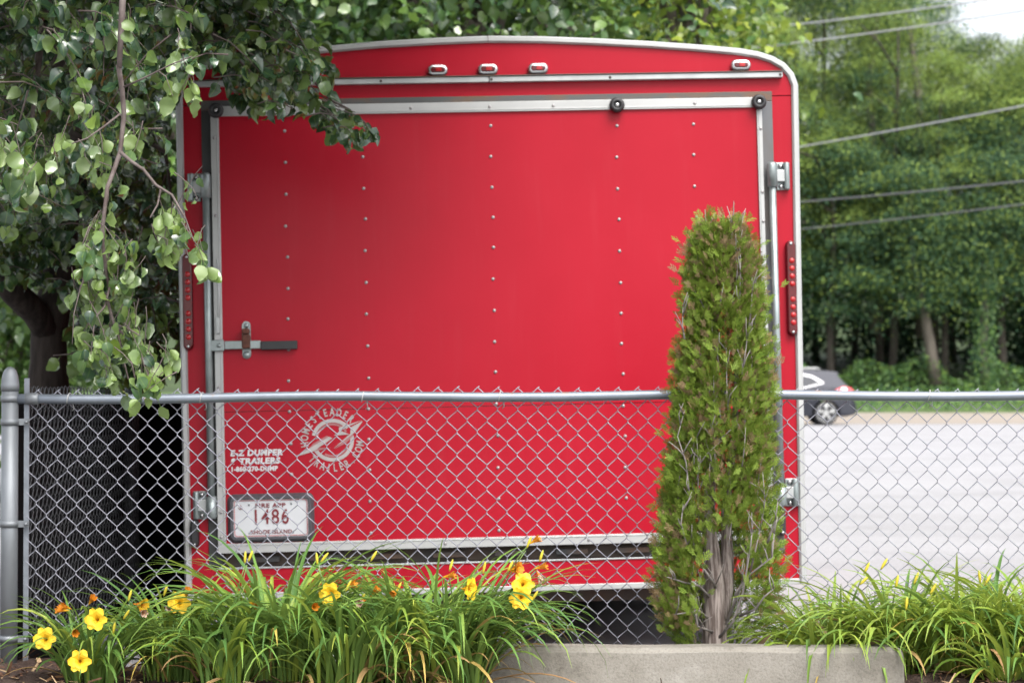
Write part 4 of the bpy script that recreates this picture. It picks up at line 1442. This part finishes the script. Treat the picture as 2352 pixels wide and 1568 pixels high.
# ------------------------------------------------------------------ car on the road
CY = 72.0
XR = at(1958, 900, CY).x
car = empty('parked_car', (XR, CY, bank_z(CY)))
car.name = 'suv'
tag(car, 'dark grey sport utility car on the road, half hidden behind the trailer', 'car')
M['carpaint'] = simple('dark_grey_car_paint', (0.024, 0.026, 0.036), .22, .3, .05, 2)
M['glass'] = simple('dark_car_glass', (0.03, 0.033, 0.04), .12, 0, .1, 3, spec=.4)
M['tyre'] = M['rubber']
M['car_lamp'] = simple('car_tail_lamp', (0.55, 0.05, 0.06), .1, 0, .1, 3)
M['lamp_highlight'] = simple('car_lamp_highlight', (0.85, 0.8, 0.8), .1, 0, .05, 3)
def half(z): return 0.93 if z < 0.95 else 0.93 - (z - 0.95) * 0.33
wc = [0.955, 3.78]
low = [(0.0, .48), (0.03, .66), (0.10, .80), (0.09, .98), (0.20, 1.14), (3.35, 1.10), (3.9, 1.04), (4.5, .92), (4.68, .75), (4.72, .45), (4.62, .26)]
bot = []
for w in wc[::-1]:
    bot += [(w + 0.43 * math.cos(t), 0.36 + 0.43 * math.sin(t)) for t in [R(-12) + R(204) * i / 12 for i in range(13)]]
poly = low + bot + [(0.35, .27), (0.06, .34)]
def car_shell(mb, poly, mi=0):
    n = len(poly)
    V = [(-u, -half(z), z) for u, z in poly] + [(-u, half(z), z) for u, z in poly]
    fs = [tuple(range(n)), tuple(range(2 * n - 1, n - 1, -1))]
    for i in range(n):
        j = (i + 1) % n
        fs.append((j, i, i + n, j + n))
    mb.add(V, fs, mi)
mb = MB()
car_shell(mb, poly)
gh = [(0.20, 1.141), (0.36, 1.30), (0.58, 1.56), (0.53, 1.625), (0.60, 1.65), (0.95, 1.69), (1.6, 1.725), (2.3, 1.70), (2.75, 1.62), (3.42, 1.101)]
car_shell(mb, gh)
mb.build('body', M['carpaint'], car, bevel=0.02)
def side_panel(name, poly, mat, out=0.012, par=car):
    for sg in (-1, 1):
        mb = MB()
        n = len(poly)
        V = [(-u, sg * (half(z) + out), z) for u, z in poly] + [(-u, sg * (half(z) - .02), z) for u, z in poly]
        mb.add(V, [tuple(range(n))] + [(i, (i + 1) % n, n + (i + 1) % n, n + i) for i in range(n)])
        mb.build(name, mat, par)
side_panel('window_trim', [(1.00, 1.30), (1.06, 1.36), (1.35, 1.53), (1.75, 1.62), (2.3, 1.62), (2.65, 1.55), (3.15, 1.16), (1.6, 1.15)], M['chrome'])
side_panel('window', [(1.10, 1.305), (1.38, 1.485), (1.75, 1.575), (2.3, 1.575), (2.6, 1.52), (3.05, 1.19), (1.6, 1.185)], M['glass'], .018)
mb = MB()
mb.add([(-0.28, y * .8, 1.22) for y in (-1, 1)] + [(-0.56, y * .68, 1.54) for y in (1, -1)], [(0, 1, 2, 3)])
mb.add([(-0.27, -.7, 1.23), (-0.27, .7, 1.23), (-.545, .58, 1.54), (-.545, -.58, 1.54)], [(0, 1, 2, 3)])
mb.build('rear_window', M['glass'], car)
side_panel('tail_lamp', [(0.06, 1.0), (0.16, 1.15), (0.40, 1.21), (0.66, 1.11), (0.6, .98)], M['car_lamp'], .02)
side_panel('lamp_glint', [(0.28, 1.10), (0.34, 1.17), (0.46, 1.17), (0.50, 1.09), (0.4, 1.05)], M['lamp_highlight'], .026)  # white patch painted as a highlight on the tail lamp
mb = MB()
for y in (-.62, .62):
    mb = MB()
    mb.tube([(-1.1, y, 1.725), (-1.2, y, 1.765), (-2.4, y, 1.765), (-2.6, y, 1.70)], .03, 6)
    mb.build('roof_rail', M['alu'], car)
mb = MB()
mb.box(-.30, -.04, -.9, .9, .40, .52)
mb.build('bumper', M['blackpl'], car, bevel=.04)
mb = MB()
for w in wc:
    mb.add([], [])
for w in wc:
    for sg in (-1, 1):
        t = MB()
        t.lathe([(.2, -.11), (.34, -.105), (.37, -.07), (.37, .07), (.34, .105), (.2, .11)], (-w, -sg * .80, .37), 'y', 26)
        wh = t.build('wheel', M['tyre'], car)
        r_ = MB()
        yo = sg * (-.80) - sg * .10
        r_.lathe([(.285, -.01), (.30, 0.02), (.27, .03), (.24, .0)], (-w, sg * -.885, .37), 'y', 26)
        for k in range(5):
            a = 2 * PI * k / 5 + .3
            for da in (-.13, .13):
                p0 = (-w + .05 * math.cos(a), sg * -.915, .37 + .05 * math.sin(a)); p1 = (-w + .27 * math.cos(a + da), sg * -.915, .37 + .27 * math.sin(a + da))
                r_.tube([p0, p1], .028, 5)
        r_.lathe([(.09, .0), (.08, .03), (.01, .04)], (-w, sg * -.90, .37), 'y', 12)
        r_.build('rim', M['alu'], wh)

# ------------------------------------------------------------------ evergreen column
EB = at(1645, 1485, 7.78); EB.z = bed_z(EB.x, EB.y) - 0.01
ever = empty('evergreen_shrub', EB)
tag(ever, 'tall narrow evergreen shrub with grey trunk and browned tips standing before the fence', 'shrub')
SC = 7.78 / FPX
def ex(px): return (px - 1176) * SC - EB.x
def ez(py): return at(1645, py, 7.78).z - EB.z
prof = [(514, 1640, 1664), (526, 1612, 1700), (546, 1588, 1728), (578, 1572, 1748), (630, 1566, 1758), (700, 1560, 1768), (850, 1545, 1780), (1000, 1532, 1783), (1150, 1508, 1792), (1300, 1492, 1800), (1380, 1490, 1798), (1440, 1520, 1770), (1475, 1560, 1735)]
PZ = np.array([ez(p[0]) for p in prof])[::-1]
PL = np.array([ex(p[1]) for p in prof])[::-1]
PR = np.array([ex(p[2]) for p in prof])[::-1]
def env(z): return np.interp(z, PZ, PL) + .034, np.interp(z, PZ, PR) - .034
mb = MB()
def E(px, py, dY=0.0): return (ex(px), dY, ez(py))
mb.tube([E(1642, 1530), E(1641, 1480), E(1640, 1420), E(1640, 1340), E(1634, 1270), E(1626, 1200), E(1632, 1080), E(1640, 900), E(1645, 700), E(1648, 560)], [.052, .043, .040, .037, .029, .023, .019, .015, .010, .004], 14)
mb.tube([E(1655, 1420), E(1668, 1350, .02), E(1672, 1280, .03), E(1668, 1180, .04), E(1690, 1000, .05), E(1700, 700, .05)], [.028, .026, .022, .016, .012, .005], 10)
mb.build('trunk', M['bark_cedar'], ever)
mb = MB()
twigs_px = [[(1640, 1345), (1605, 1300), (1575, 1250), (1560, 1195), (1555, 1150)], [(1632, 1370), (1600, 1340), (1560, 1330), (1525, 1315)], [(1630, 1420), (1600, 1395), (1540, 1400)], [(1655, 1460), (1685, 1420), (1700, 1350), (1705, 1250), (1715, 1190)],
            [(1662, 1430), (1690, 1340), (1718, 1310), (1755, 1270), (1762, 1200)], [(1690, 1410), (1730, 1390), (1745, 1360), (1760, 1340)], [(1705, 1340), (1725, 1280), (1730, 1210)], [(1635, 1450), (1600, 1430), (1578, 1380)],
            [(1700, 1260), (1735, 1225), (1745, 1150), (1740, 1080)], [(1728, 1320), (1748, 1250), (1770, 1190), (1775, 1140)], [(1608, 1240), (1598, 1160), (1592, 1060), (1590, 1000)], [(1570, 1130), (1568, 1060), (1556, 1000), (1560, 940)],
            [(1660, 940), (1665, 880), (1660, 800)], 
            [(1715, 780), (1725, 700), (1720, 640)], [(1690, 700), (1700, 600), (1702, 530), (1704, 505)], [(1680, 560), (1678, 520), (1680, 498)], [(1570, 780), (1562, 750), (1558, 700)], [(1690, 860), (1705, 800), (1712, 740)], [(1640, 1060), (1636, 1010), (1628, 970)]]
for k, path in enumerate(twigs_px):
    n = len(path)
    dep = [-0.04 - 0.16 * i / (n - 1) + (0.02 * math.sin(k)) for i in range(n)]
    if path[0][1] < 1240: dep = [-0.15 - 0.03 * i for i in range(n)]
    fr = [min(abs(d), 0.9 * 0.5 * (env(ez(path[i][1]))[1] - env(ez(path[i][1]))[0])) for i, d in enumerate(dep)]
    pts = [E(x + random.uniform(-7, 7), y, -fr[i]) for i, (x, y) in enumerate(path)]
    mb.tube(pts, [(.0052 if path[0][1] > 1300 else .0032) * (1 - .7 * i / (n - 1)) for i in range(n)], 6)
    for j in range(1, n):
        for s_ in range(2):
            p = Vector(pts[j - 1]).lerp(Vector(pts[j]), random.random())
            e = p + Vector((random.gauss(0, .03), random.gauss(-.02, .02), random.uniform(.03, .085)))
            mb.tube([p, p.lerp(e, .5) + Vector((random.gauss(0, .006), 0, 0)), e], [.0028, .002, .001], 4)
for k in range(45):
    z = random.uniform(.35, PZ[-1] - .02)
    l, r = env(z)
    a = random.uniform(PI, 2 * PI)
    q_ = random.uniform(.75, .98)
    p = Vector(((l + r) / 2 + (r - l) / 2 * q_ * math.cos(a), (r - l) / 2 * q_ * math.sin(a), z))
    e = p + Vector((random.gauss(0, .015), random.gauss(0, .015), random.uniform(.05, .14)))
    mb.tube([p, p.lerp(e, .5) + Vector((random.gauss(0, .005), random.gauss(0, .005), 0)), e], [.0026, .002, .0008], 4)
tag(mb.build('dead_twig', M['deadtwig'], ever), kind='stuff')


def spray_template(seed):
    r_ = np.random.default_rng(seed)
    V, Q, UV = [], [], []
    def strip(p0, p1, w0, w1):
        b = len(V)
        p0, p1 = np.array(p0, float), np.array(p1, float)
        d = (p1 - p0); s_ = np.array([-d[1], d[0], 0]); s_ = s_ / (np.linalg.norm(s_) + 1e-9)
        V.extend([p0 - s_ * w0, p0 + s_ * w0, p1 + s_ * w1, p1 - s_ * w1])
        UV.extend([(.8, 0), (.8, 0), (.8, 1), (.8, 1)])
        Q.append((b, b + 1, b + 2, b + 3))
    strip((0, 0, 0), (0, .55, .02), .03, .035)
    strip((0, .5, .02), (r_.uniform(-.08, .08), 1, -.02), .035, .012)
    for k in range(7):
        t = .12 + .115 * k
        sg = 1 if k % 2 else -1
        L = .42 * (1 - .5 * t) * r_.uniform(.7, 1.2)
        e = (sg * L * .75, t + L * .75, r_.uniform(-.09, .09))
        strip((0, t, .01), e, .032, .034)
        strip(e, (e[0] + sg * .03, e[1] + .10, e[2]), .034, .01)
        mid = (sg * L * .4, t + L * .4, 0)
        strip(mid, (mid[0] + sg * .13, mid[1] + .02, r_.uniform(-.05, .05)), .025, .02)
        strip(mid, (mid[0] - sg * .01, mid[1] + .15, r_.uniform(-.05, .05)), .025, .02)
    # one welded root so that a whole spray is one island
    V = np.array(V)
    return (V, [], Q, np.array(UV, float))
SPR = [spray_template(s) for s in range(5)]
P, Aa, Nn, S, J = [], [], [], [], []
ncl = 0
while ncl < 1900:
    z = random.uniform(0.03, PZ[-1] - 0.02)
    l, r = env(z)
    hw_ = (r - l) / 2
    a = random.uniform(0, 2 * PI)
    q_ = 1 - 0.55 * random.random() ** 2.0
    x, y = (l + r) / 2 + hw_ * q_ * math.cos(a), hw_ * q_ * math.sin(a) * 0.95
    # the open foot shows the trunk
    if z < 0.50 and y < 0.06 and abs(x - ex(1650)) < 0.07: continue
    if z < 0.36 and y < 0.08 and ex(1590) < x < ex(1740) and random.random() < .85: continue
    if z < 0.13 and random.random() < .6: continue
    ncl += 1
    dry = 0.06 + (0.26 if (z > PZ[-1] - 0.22 and x > ex(1655)) else 0) + (0.22 if x < ex(1560) and z < .5 else 0) + 0.22 * (random.random() < .16) + (0.07 if z > 0.7 else 0)
    nsp = random.randint(5, 9)
    out = np.array([math.cos(a), math.sin(a), 0])
    for s_ in range(nsp):
        P.append((x + random.gauss(0, .018), y + random.gauss(0, .018), z + random.gauss(0, .03)))
        Aa.append(out * random.uniform(.2, 1.1) + np.array([random.gauss(0, .4), random.gauss(0, .4), random.uniform(.35, 1.1)]))
        t_ = np.array([-math.sin(a), math.cos(a), 0])
        Nn.append(t_ * random.gauss(0, .8) + out * random.gauss(.6, .5))
        S.append(random.uniform(.021, .044)); J.append(1 if random.random() < dry else 0)
me = scatter('foliage', SPR, np.array(P), np.array(Aa), np.array(Nn), np.array(S), [M['cedar'], M['cedar_brown']], np.array(J))
link('foliage', me, ever)

# ------------------------------------------------------------------ daylilies
def blade(V, F, MI, UVl, base, az, el0, length, width, bend, twist, mi, nseg=10):
    b0 = len(V)
    p = Vector(base)
    el = el0
    h = Vector((math.cos(az), math.sin(az), 0))
    ds = length / nseg
    for i in range(nseg + 1):
        t = i / nseg
        el = el0 - bend * t ** 1.5
        d = h * math.cos(el) + Vector((0, 0, math.sin(el)))
        up = -h * math.sin(el) + Vector((0, 0, math.cos(el)))
        sd = d.cross(up)
        tw_ = twist * t
        s2 = sd * math.cos(tw_) + up * math.sin(tw_)
        u2 = -sd * math.sin(tw_) + up * math.cos(tw_)
        w = width * 0.5 * (0.55 + 0.45 * min(1, t * 4)) * (1 - max(0, (t - .35) / .65) ** 2.2) + 0.0003
        V.extend([p - s2 * w + u2 * w * .45, p, p + s2 * w + u2 * w * .45])
        UVl.extend([(-1, t), (0, t), (1, t)])
        if i < nseg:
            a = b0 + 3 * i
            F.extend([(a, a + 1, a + 4, a + 3), (a + 1, a + 2, a + 5, a + 4)])
            MI.extend([mi, mi])
        p = p + d * ds


def lily_blades(n, spread, len_rng, lean, dry, seed, rise=(R(58), R(86)), wide=(.0075, .0175), bendr=(1.2, 2.9)):
    r_ = random.Random(seed)
    V, F, MI, UVl = [], [], [], []
    n = int(n * 1.3); dry *= .65
    for k in range(n):
        az = r_.uniform(0, 2 * PI)
        rr = spread * math.sqrt(r_.random())
        base = (rr * math.cos(az + r_.uniform(-1, 1)), .7 * rr * math.sin(az), -.01)
        az2 = az
        if r_.random() < abs(lean): az2 = (0 if lean > 0 else PI) + r_.gauss(0, .7)
        L = r_.uniform(*len_rng) * (0.65 if r_.random() < .2 else 1)
        el = r_.uniform(*rise)
        isdry = r_.random() < dry
        mi = 2 if isdry else (1 if r_.random() < .25 else 0)
        if isdry: el = r_.uniform(R(15), R(70)); L *= .8
        blade(V, F, MI, UVl, base, az2, el, L, r_.uniform(*wide), r_.uniform(*bendr), r_.gauss(0, .5), mi)
    return V, F, MI, UVl


def lily_mesh(name, mats, *a, **k):
    V, F, MI, UVl = lily_blades(*a, **k)
    return np_mesh(name, np.array([tuple(v) for v in V]), None, np.array(F), mats, np.array(UVl), True, MI)


def flower_mesh(kind, seed):
    """trumpet of six petals opening towards +Z, throat at the origin"""
    r_ = random.Random(seed)
    mb = MB()
    if kind == 'bud':
        mb.lathe([(.0015, 0), (.004, .008), (.0055, .022), (.0048, .036), (.0025, .044), (.0006, .047)], (0, 0, 0), 'z', 8)
        return mb
    open_ = {'open': 1.0, 'half': .55, 'spent': .28}[kind]
    for k in range(6):
        a = 2 * PI * k / 6 + r_.uniform(-.12, .12)
        wide = (.019 if k % 2 else .0145) * (1 if kind == 'open' else .75)
        rows = []
        for i in range(8):
            t = i / 7
            rad = .0035 + open_ * .030 * (max(0, t - .30) / .70) ** 1.35 + .004 * t
            h = .042 * t ** .9 - (open_ * .014 * max(0, t - .65) / .35 if open_ > .5 else 0) + r_.uniform(-.0012, .0012) * t
            w = .0028 + wide * math.sin(PI * min(.94, .10 + t * .84)) ** .9 * min(1, .25 + t)
            if kind == 'spent': w *= .6
            rows.append((rad, h, w))
        V = []
        for rad, h, w in rows:
            c = Vector((math.cos(a) * rad, math.sin(a) * rad, h)); s_ = Vector((-math.sin(a), math.cos(a), 0))
            wv = r_.uniform(-.0018, .0018)
            V += [c - s_ * w + Vector((0, 0, wv + .0015)), c, c + s_ * w + Vector((0, 0, -wv + .0015))]
        for i in range(7):
            mi = 1 if i < 2 else 0
            mb.add([V[3 * i], V[3 * i + 1], V[3 * i + 4], V[3 * i + 3]], [(0, 1, 2, 3)], mi, True)
            mb.add([V[3 * i + 1], V[3 * i + 2], V[3 * i + 5], V[3 * i + 4]], [(0, 1, 2, 3)], mi, True)
    mb.lathe([(.0018, -.012), (.0028, -.004), (.0040, .002)], (0, 0, 0), 'z', 7, 1)
    for k in range(5):
        a = 2 * PI * k / 5
        mb.tube([(0, 0, .004), (.004 * math.cos(a), .004 * math.sin(a), .025), (.007 * math.cos(a), .007 * math.sin(a), .038)], .0008, 4, 1)
    return mb


LM = [M['lily'], M['lily_light'], M['lily_dry']]
LM2 = [M['lily_light'], M['lily'], M['lily_dry']]
clumps = []
def clump(px, Y, n, spread, lr, lean, dry, seed, label, mats=LM, **k):
    x = (px - 1176) / FPX * Y
    b = Vector((x, Y, bed_z(x, Y)))
    t = empty('daylily', b)
    tag(t, label, 'plant', 'daylilies along the fence')
    link('leaves', lily_mesh('leaves', mats, n, spread, lr, lean, dry, seed, **k), t)
    clumps.append((t, b))
    return t
clump(215, 7.52, 100, .08, (.30, .46), 0, .12, 1, 'small daylily clump nearest the corner post, with open yellow flowers')
clump(400, 7.60, 120, .09, (.34, .50), 0, .12, 2, 'daylily clump second from the corner post, with a yellow flower facing out')
clump(640, 7.52, 210, .11, (.44, .66), 0, .08, 3, 'largest daylily clump, below the number plate, with tall upright blades', rise=(R(64), R(88)))
clump(790, 7.40, 130, .10, (.40, .56), 0, .10, 4, 'daylily clump right of the number plate, arching to the front', rise=(R(55), R(84)))
clump(930, 7.50, 170, .11, (.42, .60), 0.1, .10, 5, 'daylily clump left of the wheel stop, with orange buds above it')
clump(1045, 7.46, 180, .10, (.42, .62), 0.38, .14, 6, 'daylily clump spilling over the left end of the wheel stop, with paired yellow flowers')
clump(520, 7.38, 90, .08, (.30, .44), 0, .10, 7, 'low daylily clump in front of the tall one, blades bending to the soil')
clump(1905, 7.80, 170, .09, (.32, .50), -.1, .16, 8, 'pale daylily clump just right of the evergreen shrub', LM2, rise=(R(45), R(82)))
clump(2060, 7.78, 200, .12, (.34, .52), 0.1, .12, 9, 'pale daylily clump behind the right end of the wheel stop', LM2)
clump(2215, 7.74, 210, .13, (.34, .54), 0, .10, 10, 'pale daylily clump to the right of the wheel stop, with closed yellow buds', LM2)
clump(2370, 7.66, 200, .12, (.34, .54), 0, .10, 11, 'daylily clump at the right edge of the picture', LM2)
clump(2330, 7.5, 80, .11, (.22, .34), 0, .2, 14, 'low pale daylily clump at the bottom right corner, over the bare soil', LM2, rise=(R(35), R(75)))
clump(2540, 7.7, 120, .11, (.32, .48), 0, .10, 12, 'daylily clump beyond the right edge of the picture', LM2)

fm = {}
def flower(px, py, Y, kind, facing, roll=0.0, size=1.0, mats=None, name=None):
    if px < 1500: Y -= .10
    p = at(px, py, Y)
    t, b = min(clumps, key=lambda c: abs(c[1].x - p.x) + 0.2 * abs(c[1].y - p.y))
    kmat = {'open': [M['petal'], M['throat']], 'half': [M['petal'], M['orange']], 'spent': [M['orange'], M['throat']], 'bud': [M['bud']], 'pale': [M['pale_dry'], M['orange']]}[kind if mats is None else mats]
    key = (kind, mats)
    if key not in fm:
        o_ = flower_mesh('spent' if kind == 'pale' else kind, 3).build('flower', kmat)
        fm[key] = o_.data
        bpy.data.objects.remove(o_)
    nm = name or {'open': 'flower', 'half': 'flower', 'spent': 'wilted_flower', 'bud': 'bud', 'pale': 'wilted_flower'}[kind]
    f = Vector(facing).normalized()
    o = link(nm, fm[key], t)
    o.rotation_mode = 'QUATERNION'
    o.rotation_quaternion = f.to_track_quat('Z', 'Y') @ Vector((0, 0, 1)).rotation_difference(Vector((0, 0, 1)))
    o.scale = (size,) * 3
    tip = p - f * (.03 * size if kind in ('open', 'half') else .022 * size)
    o.location = tip - b
    foot = Vector((random.uniform(-.04, .04), random.uniform(-.03, .03), 0))
    e = tip - b - f * .012 * size
    m1 = foot.lerp(e, .5) + Vector((0, 0, .05)) ; m2 = foot.lerp(e, .85) + Vector((0, 0, .02))
    sm = MB()
    sm.tube([foot, m1, m2, e], [.003, .0026, .002, .0016], 5)
    sm.build('stem', M['scape'], t)
    if kind == 'open':
        pass
for a in [(102, 1465, 7.42, 'open', (-.1, -1, .25)), (183, 1517, 7.36, 'open', (0.05, -1, .15)), (220, 1421, 7.44, 'open', (-.15, -1, .2)), (412, 1383, 7.5, 'open', (0.05, -1, .2)),
          (757, 1363, 7.4, 'open', (-.35, -1, .1)), (1202, 1340, 7.4, 'open', (.1, -1, .25)), (1196, 1373, 7.36, 'open', (-.05, -1, -.05)),
          (330, 1390, 7.5, 'half', (.9, -.5, -.1)), (1083, 1352, 7.42, 'open', (.9, -.55, .0)),
          (150, 1393, 7.45, 'spent', (-.6, -.7, .3)), (140, 1400, 7.44, 'spent', (-.9, -.4, .1)), (211, 1377, 7.46, 'spent', (.5, -.6, .6)), (172, 1450, 7.42, 'spent', (.3, -.8, -.2)), (430, 1360, 7.5, 'spent', (.3, -.5, .7)),
          (390, 1393, 7.52, 'pale', (.1, -1, 0)), (328, 1405, 7.46, 'pale', (.5, -.8, -.2)), (585, 1388, 7.44, 'spent', (.6, -.6, -.2)), (808, 1343, 7.4, 'spent', (.9, -.4, .5)), (862, 1357, 7.4, 'spent', (.7, -.4, .8)),
          (830, 1382, 7.38, 'pale', (-.5, -.8, -.2)), (906, 1360, 7.42, 'spent', (-.4, -.6, -.3)), (1034, 1321, 7.42, 'spent', (1, -.3, .25)), (1192, 1306, 7.42, 'half', (.8, -.5, .15)), (1245, 1301, 7.42, 'spent', (1, -.4, .3)),
          (1230, 1240, 7.44, 'spent', (1, -.3, .6)), (722, 1393, 7.4, 'spent', (.3, -.8, .1)), (1240, 1325, 7.42, 'pale', (.4, -.4, -.8))]:
    flower(*a, size=1.0 if a[3] in ('open', 'half') else .8, **({'mats': 'spent'} if (a[3] == 'half' and a[0] > 1000) else {}))
for a in [(298, 1368, 7.46, (.3, -.1, 1)), (262, 1442, 7.4, (.2, -.2, 1)), (290, 1411, 7.42, (.6, -.3, .9)), (575, 1277, 7.5, (.4, 0, 1)), (563, 1280, 7.5, (.05, 0, 1)), (728, 1283, 7.45, (-.1, 0, 1)), (745, 1280, 7.45, (.7, 0, .9)), (858, 1277, 7.46, (.6, 0, 1)),
          (832, 1375, 7.4, (.5, -.2, 1)), (915, 1350, 7.42, (.5, -.1, 1)), (1036, 1298, 7.44, (.3, 0, 1)), (1112, 1303, 7.44, (.2, 0, 1)), (1172, 1300, 7.42, (.5, 0, 1)), (1215, 1245, 7.44, (.4, 0, 1)), (1243, 1277, 7.44, (.3, 0, 1)), (800, 1345, 7.4, (.5, 0, 1)),
          (380, 1356, 7.55, (.3, 0, 1)), (1228, 1368, 7.4, (.6, -.2, 1)), (2104, 1328, 7.6, (.4, 0, 1)), (2143, 1352, 7.6, (.5, 0, .9)), (2082, 1386, 7.55, (.1, 0, 1)), (2268, 1332, 7.6, (.6, 0, 1)), (1990, 1305, 7.7, (.5, 0, 1)), (1985, 1332, 7.7, (.8, 0, .8)), (2030, 1295, 7.7, (.6, 0, 1)), (2060, 1335, 7.6, (.2, 0, 1)), (2250, 1325, 7.6, (-.1, 0, 1))]:
    flower(a[0], a[1], a[2], 'bud', a[3], size=.85 if a[0] < 1500 else .95)

# ------------------------------------------------------------------ litter and fine grass in the bed (uncountable)
n = 2600
xs_ = rng.uniform(-3.2, 3.4, n); ys_ = rng.uniform(7.2, 8.1, n)
keep = ~((xs_ > -0.52) & (xs_ < 1.3) & (ys_ > 7.5) & (ys_ < 7.7))
xs_, ys_ = xs_[keep], ys_[keep]
P = np.stack([xs_, ys_, np.array([bed_z(a, b) + .006 for a, b in zip(xs_, ys_)])], 1)
n = len(P)
ax_ = unit(n); ax_[:, 2] *= .25
M['chip'] = simple('bark_chip', (0.16, 0.085, 0.055), .9, 0, .6, 40, spec=.1)
M['drygrass'] = simple('dry_grass', (0.42, 0.29, 0.17), .8, 0, .4, 40, spec=.1)
SL = [(np.array([(-.14, 0, 0), (.14, 0, .03), (.11, 1, .02), (-.10, 1, .06)], float), [], [(0, 1, 2, 3)], np.zeros((4, 2))),
      (np.array([(-.05, 0, 0), (.05, 0, .02), (.03, 1, .12), (-.03, 1, .10)], float), [], [(0, 1, 2, 3)], np.zeros((4, 2)))]
lit = link('leaf_litter', scatter('leaf_litter', SL, P, ax_, unit(n) * .4 + np.array([0, 0, 1]), rng.uniform(.015, .065, n), [M['chip'], M['drygrass']], (rng.random(n) < .35).astype(int)))
tag(lit, 'brown bark chips and dry leaf scraps on the soil of the bed', 'litter', kind='stuff')
n = 500
xs_ = rng.uniform(0.72, 2.6, n); ys_ = rng.uniform(7.72, 7.84, n)
P = np.stack([xs_, ys_, np.array([bed_z(a, b) + .02 for a, b in zip(xs_, ys_)])], 1)
ax_ = unit(n); ax_[:, 2] = np.abs(ax_[:, 2]) * .25
dg = link('dry_thatch', scatter('dry_thatch', [SL[1]], P, ax_, unit(n) * .4 + np.array([0, 0, 1]), rng.uniform(.06, .22, n), [M['drygrass']], None))
tag(dg, 'tangle of straw coloured dead blades behind the wheel stop', 'dead grass', kind='stuff')
V, F, MI, UVl = [], [], [], []
r_ = random.Random(9)
for k in range(1500):
    x = r_.uniform(0.95, 3.2); y = r_.uniform(7.8, 8.3)
    blade(V, F, MI, UVl, (x, y, bed_z(x, y) - .01), r_.uniform(0, 2 * PI), r_.uniform(R(60), R(88)), r_.uniform(.10, .33), .004, r_.uniform(.4, 1.6), 0, 0 if r_.random() < .75 else 1, 5)
fg = link('grass', np_mesh('grass', np.array([tuple(v) for v in V]), None, np.array(F), LM2, np.array(UVl), True, MI))
tag(fg, 'fine light green grass growing along the fence foot at the right', 'grass', kind='stuff')
